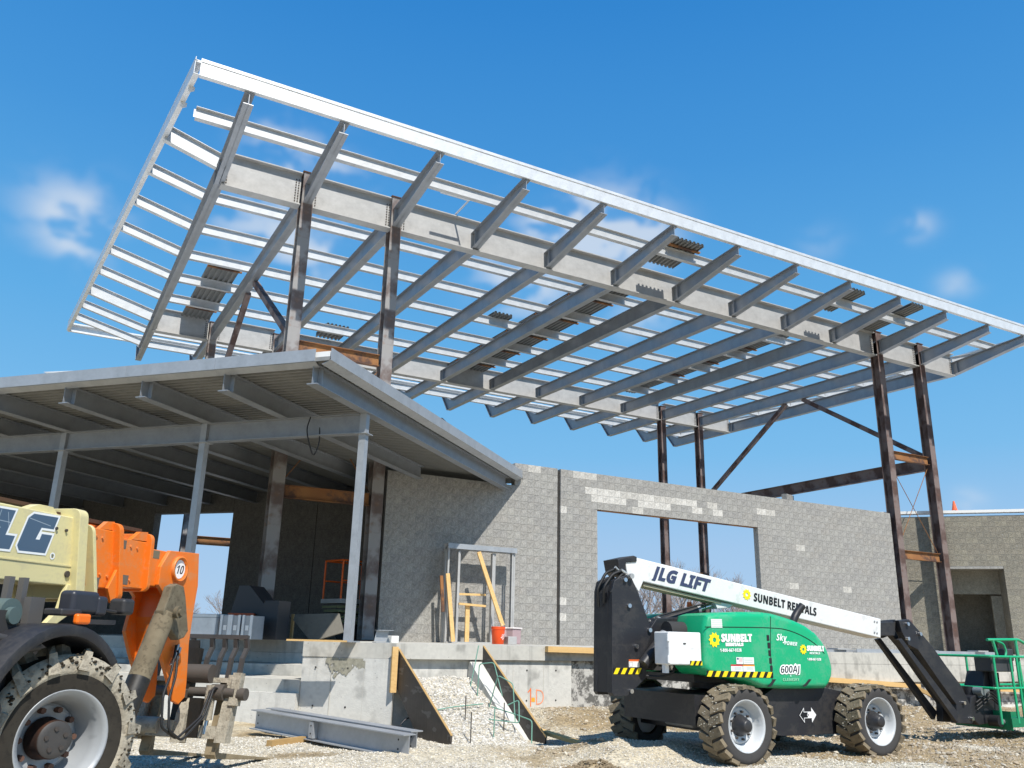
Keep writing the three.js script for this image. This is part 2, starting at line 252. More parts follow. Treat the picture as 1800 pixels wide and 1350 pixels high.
// ---------------------------------------------------------------- loading dock: slab, walls, landing
const SL = E - .09;                                         // slab level
const A = V(.683, 0, .7304), B = V(.7304, 0, -.683), P0 = V(4.79, 0, -14.12);
const UV = (u, v, y = 0) => V(P0.x - A.x * u + B.x * v, y, P0.z - A.z * u + B.z * v);
const turnA = Math.atan2(-A.z, A.x);                        // local +x along A, +z towards the yard
{
  const d = thing('concrete_dock', 'pale cast concrete dock with slab edge, walls and a lower landing', 'dock', [5.4, 0, -13.5]);
  const o = d.position, up = (pts, y0, y1) => { const g = new THREE.ExtrudeGeometry(poly(pts.map(([x, z]) => [x - o.x, -(z - o.z)])), { depth: y1 - y0, bevelEnabled: false }); return tri(g.rotateX(-Math.PI / 2).translate(0, y0, 0)); };
  const K = [5.4, -13.5], k = (t, n = 0) => [K[0] - A.x * t + B.x * n, K[1] - A.z * t + B.z * n];
  const back = -38;
  part('slab', up([k(1.72), K, [60, -13.5], [60, back], [-30, back], k(14, 3), k(9, 2.2), k(1.72, 2.2)], SL - .24, SL), M.slab, d);
  // walls under the slab, set back under its edge
  part('wall', up([k(1.72, .02), [K[0] - .02, K[1] - .0], [5.42, -13.56], [5.42, -14.6], k(1.72, .6)], -.3, SL - .243), M.conc, d);
  part('wall', up([[6.98, -13.56], [8.83, -13.56], [8.83, -14.4], [6.98, -14.4]], -.3, SL - .243), M.conc, d);
  part('stair_recess', up([[5.424, -13.62], [6.976, -13.62], [6.976, -14.5], [5.424, -14.5]], -.3, SL - .243), M.conc, d);
  part('stained_wall', up([[8.834, -13.60], [60, -13.60], [60, -14.4], [8.834, -14.4]], .20, SL - .243), M.concDark, d);
  part('wall_foot', up([[8.834, -13.52], [60, -13.52], [60, -14.4], [8.834, -14.4]], -.3, .196), M.conc, d);
  part('wall_band', up([[11.6, -13.50], [60, -13.50], [60, -13.597], [11.6, -13.597]], SL - .62, SL - .245), M.slab, d);
  const th = []; for (const [t, y] of [[.25, .35], [.25, .95], [.85, .35], [.85, .95], [1.45, .35], [1.45, .95]]) { const q = k(t, -.001); th.push(cyl(.016, .016, .006, 10).rotateX(Math.PI / 2).rotateY(turnA).translate(q[0] - o.x, y, q[1] - o.z)); } for (const x of [7.3, 7.9, 8.5]) for (const y of [.45, .95]) th.push(cyl(.016, .016, .006, 10).rotateX(Math.PI / 2).translate(x - o.x, y, -13.559 - o.z)); part('tie_holes', merged(th), M.hole, d);
  for (const t of [.55, 1.15]) { const q = k(t, -.001); part('form_seam', box(.008, 1.05, .006).rotateY(turnA).translate(q[0] - o.x, .56, q[1] - o.z), M.slab, d); } for (const x of [7.62, 8.24]) part('form_seam', box(.008, 1.05, .006, x - o.x, .56, -13.56 - o.z), M.slab, d);
  // lower landing at the corner, in front of its back wall
  part('landing', up([k(1.724, .0), k(1.724, 2.19), k(9, 2.19), k(9, 0)], -.3, SL - .62), M.slab, d);
  part('landing_front', up([k(1.724, -.10), k(1.724, -.003), k(9, -.003), k(9, -.1)], -.3, SL - .83), M.conc, d);
  part('landing_wall', up([k(1.73, 2.203), k(1.73, 2.5), k(9, 2.5), k(9, 2.203)], SL - .61, SL - .243), M.conc, d);
  part('step', up([k(2.2, 1.2), k(2.2, 2.195), k(9, 2.195), k(9, 1.2)], SL - .617, SL - .43), M.slab, d);
  part('step', up([k(4.4, .4), k(4.4, 1.195), k(9, 1.195), k(9, .4)], SL - .617, SL - .50), M.slab, d);
}

// ---------------------------------------------------------------- block walls
const blockGeo = {};
function blockShape(w, variant) {
  const key = w.toFixed(3) + '|' + variant; if (blockGeo[key]) return blockGeo[key];
  const nx = Math.max(1, Math.round(w / .1)), g = new THREE.BoxGeometry(w - .007, .1962, .2, nx, 2, 1).toNonIndexed(), p = g.attributes.position;
  for (let i = 0; i < p.count; i++) if (p.getZ(i) > .05) { const x = p.getX(i), y = p.getY(i), edge = Math.abs(x) > w / 2 - .012 || Math.abs(y) > .09; p.setZ(i, .1 + (edge ? .006 : .012) * (hash(Math.round(x * 400), Math.round(y * 400), variant * 7 + 3) - .5)); }
  return blockGeo[key] = tri(g);
}
function blockWall(name, label, base, turn, length, top, opts = {}) {
  const wl = thing(name, label, 'wall', base, turn), ch = .2032, items = [], { openings = [], joints = [], tones = blockTones, pale, thick = .2, inside } = opts;
  const cuts = [0, ...joints, length];
  const isOpen = (x0, x1, y) => openings.some(([a, b, c, d]) => x0 < b - .01 && x1 > a + .01 && y > c && y < d);
  for (let r = 0; r * ch < (typeof top === 'number' ? top : 9); r++) for (let s = 0; s < cuts.length - 1; s++) {
    const yc = (r + .5) * ch; let x = cuts[s] + (s ? .012 : 0); const end = cuts[s + 1];
    const edges = []; for (const [a, b, c, d] of openings) if (yc > c && yc < d) edges.push(a, b);
    let w = (r % 2) ? .2032 : .4064;
    while (x < end - .02) {
      let x1 = Math.min(x + w, end); for (const e of edges) if (x < e - .015 && x1 > e - .1) x1 = Math.abs(x1 - e) < .1 || x1 > e ? e : x1;
      w = .4064;
      const lim = typeof top === 'function' ? top((x + x1) / 2) : top;
      if (x1 - x > .03 && yc < lim && !isOpen(x, x1, yc)) items.push([(x + x1) / 2, yc, x1 - x, r]);
      x = x1; if (isOpen(x + .02, x + .04, yc)) { const op = openings.find(([a, b, c, d]) => x + .03 > a && x + .03 < b && yc > c && yc < d); x = op[1]; w = (r % 2) ? .4064 : .2032; }
    }
  }
  wl.updateMatrixWorld();
  const v = V(); for (const it of items) { v.set(it[0], it[1], .1).applyMatrix4(wl.matrixWorld); it.push(v.distanceTo(camera.position)); }
  items.sort((a, b) => a[4] - b[4]);
  const rest = [];
  items.forEach(([x, y, w, r, d], i) => {
    const q = Math.round(w / .0508) * .0508, ww = Math.abs(w - .4064) < .03 ? .4064 : Math.abs(w - .2032) < .03 ? .2032 : Math.max(.05, q), g = blockShape(ww, Math.floor(hash(r, Math.round(x * 50), 5) * (ww === .4064 ? 7 : 3)));
    const p = pale ? pale(x, y, r) : 0, tone = p ? blockPale[p - 1] : tones[Math.floor(hash(Math.round(x * 40), r, 77) ** 1.0 * tones.length)];
    if (i < 300) { const m = part('block', g, tone, wl, [x, y, 0]); if (Math.abs(ww - w) > .006) m.scale.x = w / ww; }
    else rest.push([g.clone().scale(w / ww, 1, 1).translate(x, y, 0), tone]);
  });
  const by = new Map(); for (const [g, t] of rest) (by.get(t) ?? by.set(t, []).get(t)).push(g);
  let k = 0; for (const [t, gs] of by) { const m = part('far_blocks', merged(gs), t, wl); m.userData.kind = 'stuff'; }
  // mortar bed inside the joints
  const lim = x => typeof top === 'function' ? top(x) : top, ms = [], xs = [...new Set([0, length, ...openings.flatMap(o => [o[0], o[1]]), ...(opts.steps ?? [])])].sort((a, b) => a - b);
  for (let i = 0; i < xs.length - 1; i++) {
    const a = xs[i] + .006, b = xs[i + 1] - .006, mid = (a + b) / 2, h = Math.floor(lim(mid) / ch + 1e-6 + .5) * ch, op = openings.find(o => mid > o[0] && mid < o[1]);
    const add = (y0, y1) => y1 - y0 > .02 && ms.push(box(b - a, y1 - y0, .194, mid, (y0 + y1) / 2, -.002));
    if (op) { add(0, op[2] - .006); add(op[3] + .006, h - .006); } else add(0, h - .006);
  }
  part('mortar', merged(ms), M.mortar, wl); return wl;
}
const WZ = -19.7;
blockWall('block_wall', 'grey split-face block wall under the low canopy, left of the dark joint', [7.34, SL, WZ], 0, 4.96, x => x > 3.62 ? 4.67 : 4.06, { joints: [1.16], steps: [3.62], pale: (x, y, r) => (x > 4.0 && x < 4.55 && r === 22) ? 2 : 0 });
blockWall('block_wall', 'long grey split-face block wall with a wide opening, pale blocks above it', [12.40, SL, WZ], 0, 13.72, 4.67, {
  openings: [[1.22, 7.32, 0, 3.66]],
  pale: (x, y, r) => { const h = hash(Math.round(x * 10), r, 500); if (r === 20 && x > .8 && x < 8.2) return h < .8 ? (h < .45 ? 1 : 2) : 0; if (r === 19 && x > 1.2 && x < 7.5) return h < .55 ? 1 : 0; if (r === 22 && x > .3 && x < 1.4) return 2; if (x < .25 && (r === 17 || r === 5 || r === 3)) return 1; if (x > 9 && x < 9.4 && r === 15) return 2; return h < .002 ? 2 : 0; } });
solo('joint_filler', box(.094, 4.62, .1, 0, 2.31, 0), M.joint, 'dark rough vertical filler strip between the two grey block walls', 'filler', [12.35, SL, WZ - .0]);
{ const lt = thing('steel_lintel', 'flat dark steel lintel under the blocks over the wide wall opening', 'lintel', [16.67, SL + 3.66, WZ]); part('plate', box(6.5, .014, .16, 0, -.009, 0), M.rust, lt); }
blockWall('block_wall', 'low block stub standing up behind the long wall beside the dark beam', [23.55, SL + 3.6, -22], .35, .62, 1.9, { tones: blockTones });
// wing wall on the right, at an angle, with its door recess and white coping
{
  const p = V(27, SL, -22.52), L = 14;
  blockWall('block_wall', 'olive grey block wing wall on the right with recessed doorway', [p.x, SL, p.z], turnA, L, 4.97, { openings: [[3.63, 5.38, 0, 2.95]], tones: blockWing });
  const c = thing('wall_coping', 'thin white coping strip along the top of the right wing wall', 'coping', [p.x, SL + 4.97, p.z], turnA); part('strip', box(L, .10, .34, L / 2, .06, 0), M.membrane, c);
  const rc = thing('doorway', 'shaded doorway recess set into the right wing wall', 'doorway', [p.x + A.x * 4.505, SL, p.z + A.z * 4.505], turnA);
  part('jamb', box(.10, 2.95, .9, -.93, 1.475, -.56), blockWing[0], rc); part('jamb', box(.10, 2.95, .9, .93, 1.475, -.56), blockWing[0], rc); part('head', box(1.96, .1, .9, 0, 3.0, -.56), blockWing[0], rc);
  part('lintel_panel', box(1.76, .84, .12, 0, 2.53, -.95), blockWing[1], rc); part('side_panel', box(.34, 2.05, .12, .71, 1.025, -.95), blockWing[1], rc); part('side_panel', box(.10, 2.05, .12, -.83, 1.025, -.95), blockWing[1], rc);
  part('back', box(2.4, 3.1, .05, 0, 1.55, -2.6), blockWing[0], rc); part('inner_wall', box(.05, 3, 1.6, -1.2, 1.5, -1.8), blockWing[0], rc); part('inner_wall', box(.05, 3, 1.6, 1.2, 1.5, -1.8), blockWing[0], rc); part('inner_ceiling', box(2.4, .05, 1.6, 0, 3.0, -1.8), blockWing[0], rc);
  const rf = thing('low_roof', 'white membrane roof behind the right wing wall coping', 'roof', [p.x, SL + 4.85, p.z], turnA); part('membrane', box(L, .04, 9, L / 2, 0, -4.7), M.membrane, rf);
}

// ---------------------------------------------------------------- tall steel roof frame
const XR = i => i === 1 ? 2.52 : i === 13 ? 31.02 : 16.77 + (i - 7) * 2.42;
const yb = z => z > -19.7 ? mix(11.03, 10.52, (z + 16.75) / -2.95) : mix(10.52, 10.80, (z + 19.7) / -17.2);
const yt = z => z > -19.7 ? mix(11.33, 11.05, (z + 16.75) / -2.95) : mix(11.05, 11.26, (z + 19.7) / -17.2);
const XL = z => mix(1.33, -.25, (z + 16.7) / -20.7), XRt = z => 33.54 - XL(z);
{
  const f = thing('steel_roof_frame', 'tall open roof of galvanised rafters and purlins on rusty steel columns', 'steel frame', [16.77, 0, -26]);
  const Y = y => y + E;
  const rafterGeo = (() => {
    const bot = [[-16.75, 11.03], [-19.7, 10.52], [-36.9, 10.80], [-37.55, 11.62]], top = [[-16.75, 11.33], [-19.7, 11.05], [-36.55, 11.26], [-37.72, 11.78]];
    const w = .22, t = .018, gs = [], P = ([z, y]) => [-z, y + E];
    const web = slab([...bot.map(P), ...top.slice().reverse().map(P)], .014).rotateY(Math.PI / 2);   // x -> -z
    gs.push(web);
    for (const [ln, off] of [[bot, 0], [top, -t]]) for (let i = 0; i < ln.length - 1; i++) gs.push(along(V(0, ln[i][1] + E + off, ln[i][0]), V(0, ln[i + 1][1] + E + off, ln[i + 1][0]), R(w, t)));
    for (const z of [-19.45, -19.95, -32.15, -32.65]) gs.push(box(.20, yt(z) - yb(z) - .05, .014, 0, E + (yt(z) + yb(z)) / 2, z));
    return merged(gs).translate(0, 0, 26);
  })();
  for (let i = 1; i <= 13; i++) part('rafter', rafterGeo, M.rafter, f, [XR(i) - 16.77, 0, 0]);
  for (const [z, b] of [[WZ, 10.50], [-32.4, 10.72]]) {
    for (const [a, c] of [[2.55, 4.5], [4.78, 6.98], [7.24, 26.3], [26.6, 28.74], [29.0, 30.98]]) {
      const g = member('girder', f, V(a, Y(b - .02), z), V(c, Y(b - .02), z), I(.30, .92, .028, .016), M.galvDull);
      for (const e of [.09, c - a - .09]) { const hs = []; for (let k = 0; k < 9; k++) for (const q of [-.035, .035]) hs.push(cyl(.018, .018, .05, 8).rotateZ(Math.PI / 2).translate(0, .15 + k * .075, e + q)); part('bolt_row', merged(hs), M.bolt, g); }
    }
  }
  // columns
  for (const z of [WZ, -32.4]) for (const i of [2, 3, 11, 12]) {
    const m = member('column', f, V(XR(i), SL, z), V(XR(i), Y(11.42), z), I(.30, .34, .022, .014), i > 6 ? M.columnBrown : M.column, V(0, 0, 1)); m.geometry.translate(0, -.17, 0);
    part('base_plate', box(.5, .5, .03, 0, 0, .015), M.rust, m);
    const th = z === WZ ? 0 : .2; part('cap_plate', box(.36, .40, .02, 0, 0, Y(11.42) - SL + .011), M.rust, m);
  }
  for (const z of [WZ, -32.4]) for (const [i, j] of [[2, 3], [11, 12]]) for (const y of [3.05, 6.62]) {
    const b = member('tie_beam', f, V(XR(i) + .16, Y(y), z), V(XR(j) - .16, Y(y), z), I(.15, .30, .014, .010), M.rust);
    part('end_plate', box(.02, .2, .12, .09, .15, .12), M.rust, b); part('end_plate', box(.02, .2, .12, .09, .15, XR(j) - XR(i) - .44), M.rust, b);
  }
  for (const [i, j] of [[11, 12], [2, 3]]) {
    const z = WZ - .05; for (const [a, c] of [[[XR(i) + .1, 3.4], [XR(j) - .15, 6.5]], [[XR(i) + .1, 6.5], [XR(j) - .15, 3.4]]]) part('brace_rod', tube([[a[0] - 16.77, Y(a[1]), z + 26], [c[0] - 16.77, Y(c[1]), z + 26]], .013, 6, 1), M.rust, f);
  }
  for (const i of [2, 12]) {
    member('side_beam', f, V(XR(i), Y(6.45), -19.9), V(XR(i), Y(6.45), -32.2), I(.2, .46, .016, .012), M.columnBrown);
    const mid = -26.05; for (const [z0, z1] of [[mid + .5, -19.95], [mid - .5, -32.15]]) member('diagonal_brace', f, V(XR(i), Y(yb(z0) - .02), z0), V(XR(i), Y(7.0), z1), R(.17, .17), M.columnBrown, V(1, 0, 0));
  }
  // purlins resting on the rafters, bent up beyond the first and last rafter
  const ps = I(.15, .30, .012, .010);
  const zs = [[-18.2, 1.62, 31.6, false, false]]; for (let k = 1; k <= 5; k++) zs.push([WZ - 2.117 * k, 2.52, 31.02, true, true]); zs.push([-34.5, 2.52, 31.02, true, true], [-36.3, 2.52, 31.02, true, true]);
  for (const [z, a, b, wl, wr] of zs) {
    const y = Y(yt(z) + .004);
    const pl = member('purlin', f, V(a, y, z), V(b, y, z), ps, M.purlin);
    { const cs = []; for (let i = 1; i <= 13; i++) { const d = XR(i) - a; if (d > 0 && d < b - a) cs.push(box(.10, .20, .012, .055, .11, d + .02), box(.10, .012, .11, .055, .008, d)); } part('purlin_clips', merged(cs), M.galv, pl); }
    if (!wl) { part('end_plate', slab([[-.02, .05], [.1, .05], [.1, .25], [-.02, .25]], .012).rotateY(Math.PI / 2).translate(.012, 0, .06), M.galvNew, pl); }
    if (wl) member('purlin', f, V(XL(z) + .03, y + .25 * (2.52 - XL(z)), z), V(2.517, y, z), ps, M.purlin);
    if (wr) member('purlin', f, V(31.023, y, z), V(XRt(z) - .03, y + .25 * (2.52 - XL(z)), z), ps, M.purlin);
  }
  for (const z of [WZ, -32.4]) { const d = .42, y = Y(yt(z) - .12), s2 = I(.16, d, .014, .010); member('outrigger', f, V(XL(z) + .03, y + .25 * (2.52 - XL(z)) + .02, z), V(2.40, y, z), s2, M.purlin); member('outrigger', f, V(31.14, y, z), V(XRt(z) - .03, y + .25 * (2.52 - XL(z)) + .02, z), s2, M.purlin); }
  // edge fascias: bent channel with a small upstand
  const fs = poly([[0, 0], [.12, 0], [.12, .012], [.012, .012], [.012, .288], [.12, .288], [.12, .30], [0, .30]]), lip = poly([[.045, .302], [.16, .302], [.16, .345], [.012, .345], [.012, .41], [0, .41], [0, .335], [.045, .335]]);
  const fascia = (p, q) => { const m = member('fascia', f, p, q, fs, M.galvNew); const l = fin(new THREE.Mesh(tri(new THREE.ExtrudeGeometry(lip, { depth: p.distanceTo(q), bevelEnabled: false })), M.galvNew)); l.name = 'edge_angle'; m.add(l); return m; };
  const zf = -16.70, zr = -37.75, yf = Y(11.345), yr = Y(11.80);
  for (const [a, b] of [[XL(zf) + .12, 11.6], [11.603, 22.0], [22.003, XRt(zf) - .1]]) fascia(V(a, yf, zf), V(b, yf, zf));
  fascia(V(XL(zr), yr, zr + .14), V(XL(zf), yf + .01, zf - .01)); fascia(V(XRt(zf), yf + .01, zf - .01), V(XRt(zr), yr, zr + .14));
  for (const [a, b] of [[XL(zr) + .05, 12], [12.003, XRt(zr) - .05]]) fascia(V(b, yr, zr), V(a, yr, zr));
  for (const z of [-17.25, -17.95]) part('cleat', slab([[0, 0], [.13, 0], [.13, -.10], [.04, -.16], [0, -.12]], .012), M.galvNew, f, [XL(z) + .03 - 16.77, yf + .03, z + 26]);
  // short ladder of light framing lying on the front overhang
  member('bracket', f, V(8.85, Y(11.43), -19.6), V(9.05, Y(11.75), -18.75), R(.04, .04), M.galvNew);
  member('bracket', f, V(8.1, Y(11.62), -19.0), V(8.98, Y(11.62), -19.0), R(.05, .04), M.galvNew);
}
// deck sheets left lying across the purlins
function ribbed(w, len, n = 1, h = .06) {   // ribs run along z
  const gs = []; for (let s = 0; s < n; s++) { const pts = [], k = Math.round(w / .16), p = w / k; for (let i = 0; i < k; i++) { const x = -w / 2 + i * p; pts.push([x, 0], [x + p * .40, 0], [x + p * .5, h], [x + p * .9, h]); } pts.push([w / 2, 0]); const low = pts.slice().reverse().map(([x, y]) => [x, y - .004]); gs.push(tri(new THREE.ExtrudeGeometry(poly([...pts, ...low]), { depth: len, bevelEnabled: false }).translate(0, s * (h * .5 + .01), -len / 2))); } return merged(gs);
}
for (const [x0, x1, z0, z1, n, bars, what] of [[3.45, 4.45, -26.2, -32.9, 2, [-26.9, -28.9, -31.2], 'between the two left rafters'], [14.55, 16.35, -19.95, -32.6, 2, [-22.6, -24.8, -27, -29.2, -31.4], 'in a long strip across the middle bay'], [15.2, 16.3, -17.7, -19.2, 2, [-18.0], 'on the front overhang over the middle bay'], [22.9, 24.0, -21.6, -31.4, 2, [-23.4, -25.6, -27.8], 'along the third bay from the right columns'], [22.6, 23.4, -17.6, -19.1, 3, [], 'poking out over the front purlin near the right end'], [25.55, 26.2, -17.4, -20.0, 3, [], 'beside the head of the first right column'], [8.5, 9.45, -30.6, -31.9, 5, [], 'stacked short above the rear girder on the left'], [13.3, 14.1, -25.7, -26.4, 3, [], 'stacked small on a purlin beside the middle strip']]) {
  const zc = (z0 + z1) / 2, L = Math.abs(z1 - z0), y = z => E + yt(z) + .308 + (z > -19.7 ? .02 : 0);
  const t = thing('deck_sheet', `ribbed metal roof deck sheets lying ${what}`, 'deck sheet', [(x0 + x1) / 2, (y(z0) + y(z1)) / 2, zc], 0, 'loose roof deck sheets'); t.rotation.x = -Math.atan2(y(z0) - y(z1), L);
  part('sheet', ribbed(x1 - x0, L, n), M.deck, t); for (const b of bars) part('lap_batten', box(x1 - x0 + .1, .04, .09, .03, -.03, b - zc), M.rust, t);
}
// ---------------------------------------------------------------- low entrance canopy
{
  const c = thing('entrance_canopy', 'low galvanised canopy with ribbed deck, deep joists and slim posts on the left', 'canopy', [P0.x, SL, P0.z]);
  const jb = E + 3.82, jd = .33, dk = jb + jd + .004, U1 = 17, V1 = 8.93, u0 = -.40, v0 = -2.02;
  const wallV = u => { const v = (P0.z - A.z * u - (WZ + .16)) / .683, x = P0.x - A.x * u + B.x * v; return x > 7.3 ? Math.min(V1, v) : V1; };
  for (let k = 0; k <= 10; k++) { const u = k ? 1.655 * k - .02 : -.03, m = member('joist', c, UV(u, -1.9, jb), UV(u, wallV(u) - .01, jb), I(.19, jd, .016, .010), M.rafter); if (k < 4) part('end_stiffener', box(.16, jd - .04, .012, 0, jd / 2, .18), M.galv, m); }
  // front beam in lengths between the posts
  for (let k = 0; k < 5; k++) member('front_beam', c, UV(k * 3.36 + .075, 0, jb - .363), UV((k + 1) * 3.36 - .075, 0, jb - .363), I(.17, .36, .016, .010), M.rafter);
  for (let k = 0; k < 6; k++) {
    const p = UV(k * 3.36, 0), m = member('post', c, V(p.x, SL, p.z), V(p.x, jb - .003, p.z), R(.127, .127), M.galv, V(A.x, 0, A.z)); m.geometry.translate(0, -.0635, 0);
    part('base_plate', box(.28, .28, .02, 0, 0, .01), M.galv, m); part('head_plate', box(.24, .24, .014, 0, 0, jb - SL - .372), M.galv, m);
  }
  // ribbed deck, ribs parallel to the front edge
  const pts = [], h = .07, pch = .152; let v = -V1; while (v < -v0 - .02) { pts.push([v, 0], [v + pch * .38, 0], [v + pch * .5, h], [v + pch * .88, h]); v += pch; } pts.push([v, 0]);
  const low = pts.slice().reverse().map(([x, y]) => [x, y - .004]), dg = tri(new THREE.ExtrudeGeometry(poly([...pts, ...low]), { depth: U1 - u0 - .05, bevelEnabled: false }));
  dg.applyMatrix4(new THREE.Matrix4().makeBasis(B.clone().negate(), V(0, 1, 0), A.clone().negate()).setPosition(UV(u0 + .02, 0, dk + .004).sub(c.position))); part('deck', dg, M.deck, c);
  const flat = (ua, ub, va, vb, y0, y1) => { const g = tri(new THREE.BoxGeometry(ub - ua, y1 - y0, vb - va)); const m = new THREE.Matrix4().makeBasis(A.clone().negate(), V(0, 1, 0), B.clone()); g.applyMatrix4(m); const p = UV((ua + ub) / 2, (va + vb) / 2, (y0 + y1) / 2).sub(c.position); return g.translate(p.x, p.y, p.z); };
  part('insulation', flat(u0 + .04, U1, v0 + .05, V1, dk + .066, dk + .17), M.membrane, c);
  // bent sheet fascia in lengths: upright face, then a return sloping in underneath
  const sec = s => poly([[0, 0], [0, .20], [.012, .20], [.012, .006], [.16, -.055], [.16, -.064]].map(([x, y]) => [x * s, y]));
  const jn = [u0, 1.75, 3.55, 6.4, 9, 12, 15, U1]; for (let i = 0; i < jn.length - 1; i++) member('fascia', c, UV(jn[i] + (i ? .004 : .28), v0, dk + .01), UV(jn[i + 1], v0, dk + .01), sec(-1), M.galv);
  const jm = [v0 + .02, 1.2, 4.4, 7.2, 8.30]; for (let i = 0; i < jm.length - 1; i++) member('fascia', c, UV(u0, jm[i] + .003, dk + .01), UV(u0, jm[i + 1], dk + .01), sec(1), M.galv);
  // roofing left at the edge
  part('roof_flap', slab([[0, 0], [.9, .02], [1.5, .10], [.8, .07], [.1, .05]], .5).applyMatrix4(new THREE.Matrix4().makeBasis(A.clone().negate(), V(0, 1, 0), B.clone())), M.membrane, c, UV(4.0, v0 + .35, dk + .18).sub(c.position).toArray());
  part('roof_flap', slab([[0, 0], [1.2, .02], [2.2, .12], [2.9, .05], [3.2, 0]], .3).applyMatrix4(new THREE.Matrix4().makeBasis(A.clone().negate(), V(0, 1, 0), B.clone())), M.black, c, UV(1.2, v0 + .5, dk + .19).sub(c.position).toArray());
  part('roof_flap', slab([[0, 0], [.5, .14], [1.1, .07], [1.9, .10], [2.5, 0]], .35).applyMatrix4(new THREE.Matrix4().makeBasis(B.clone(), V(0, 1, 0), A.clone())), M.black, c, UV(u0 + .3, 2.4, dk + .18).sub(c.position).toArray());
  part('insulation_offcut', box(.30, .16, .4), M.woodOld, c, UV(u0 + .55, 2.9, dk + .28).sub(c.position).toArray());
  part('cable', tube([UV(1.05, -.1, jb - .02), UV(1.08, -.13, jb - .25), UV(1.02, -.12, jb - .5), UV(.95, -.05, jb - .72), UV(.88, -.02, jb - .5), UV(.9, 0, jb - .2)].map(p => p.sub(c.position).toArray()), .012, 6), M.black, c);
}
// rear and end walls of the canopy room, shade put into their block grey
{
  const w = thing('interior_wall', 'grey block wall, coloured darker for shade, at the back of the canopy with a large opening', 'wall', UV(4, 9.1, SL).toArray(), Math.atan2(A.z, -A.x)), H = 4.29;   // local +x along -A
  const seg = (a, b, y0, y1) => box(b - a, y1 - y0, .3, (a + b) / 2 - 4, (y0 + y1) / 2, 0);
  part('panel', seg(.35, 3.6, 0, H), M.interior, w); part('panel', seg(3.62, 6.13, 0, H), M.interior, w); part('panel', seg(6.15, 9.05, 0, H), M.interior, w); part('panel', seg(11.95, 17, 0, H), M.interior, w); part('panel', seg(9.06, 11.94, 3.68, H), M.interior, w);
  const e = thing('interior_wall', 'grey end wall, coloured darker for shade, closing the left side of the canopy room', 'wall', UV(15.5, 4.5, SL).toArray(), Math.atan2(-B.z, B.x)); part('panel', box(9, H, .3, 0, H / 2, 0), M.interior, e);
}

// ---------------------------------------------------------------- bare trees and a soil heap far behind
function bareTree(s) {
  seed = 1000 + s * 77; const br = [], tw = [];
  const seg = (p, q, r0, r1, out, n) => { const d = q.clone().sub(p), L = d.length(), g = new THREE.CylinderGeometry(r1, r0, L, n, 1, true).translate(0, L / 2, 0); g.applyQuaternion(new THREE.Quaternion().setFromUnitVectors(V(0, 1, 0), d.normalize())); out.push(g.translate(p.x, p.y, p.z)); };
  const grow = (p, dir, len, r, lv) => {
    let q = p.clone(); const d = dir.clone(), n = lv < 2 ? 3 : 2;
    for (let i = 0; i < n; i++) { d.add(V(rr(-.18, .18), rr(-.02, .14), rr(-.18, .18))).normalize(); const e = q.clone().addScaledVector(d, len / n); seg(q, e, r * (1 - .25 * i / n), r * (1 - .25 * (i + 1) / n), lv < 2 ? br : tw, lv < 2 ? 6 : 3); q = e; if (lv < 5 && i > 0) { const k = d.clone().add(V(rr(-1, 1), rr(-.1, .5), rr(-1, 1)).multiplyScalar(.9)).normalize(); grow(q, k, len * rr(.5, .7), r * .42, lv + 1); } }
    if (lv < 5) for (let i = 0; i < 2 + (lv < 3 ? 1 : 0); i++) { const k = d.clone().add(V(rr(-1, 1), rr(-.2, .6), rr(-1, 1)).multiplyScalar(.75)).normalize(); grow(q, k, len * rr(.6, .82), r * .56, lv + 1); }
  };
  grow(V(0, -.2, 0), V(rr(-.05, .05), 1, rr(-.05, .05)), rr(2.6, 3.4), .22, 0);
  return [tri(mergeGeometries(br), false), tri(mergeGeometries(tw), false)];
}
{
  const bark = mat([.27, .235, .215], .95), twig = mat([.36, .31, .29], .95), kinds = [0, 1, 2, 3].map(bareTree);
  const spots = [[44, -66, 0], [48, -63, 1], [46.5, -72, 2], [53, -64, 3], [57.5, -62, 0], [60, -70, 2], [65, -64, 1], [68, -70, 3], [71, -66, 2], [76, -68, 0], [50, -70, 1], [62, -64, 3], [11, -70, 1], [14, -68, 3], [8, -72, 0], [4, -70, 2]];
  seed = 4242; spots.forEach(([x, z, k], i) => {
    const t = thing('bare_tree', x < 20 ? 'leafless grey tree seen through the opening of the dark room' : 'leafless grey-brown tree far off through the wide wall opening', 'tree', [x, -.6, z], rr(0, 6.28), x < 20 ? 'leafless trees beyond the dark room' : 'leafless trees beyond the wide opening'); const s = rr(.8, 1.05) * (x < 20 ? .62 : 1); t.scale.setScalar(s);
    part('trunk', kinds[k][0], bark, t); part('crown', kinds[k][1], twig, t);
  });
  const g = new THREE.SphereGeometry(1, 48, 24, 0, 6.3, 0, 1.6), p = g.attributes.position; for (let i = 0; i < p.count; i++) { const x = p.getX(i), y = p.getY(i), z = p.getZ(i), n = .75 + .5 * fbm(x * 3 + 7, z * 3 + y * 2, 5, 0, 601); p.setXYZ(i, x * 6 * n, y * 2.3 * n, z * 5 * n); } g.computeVertexNormals();
  solo('soil_heap', tri(g, false), mat([.22, .17, .115], 1, 0, { map: T.soil, bumpMap: T.soilB, bumpScale: .1 }), 'brown heap of soil behind the opening of the dark room', 'soil heap', [6.6, 0, -44]);
}
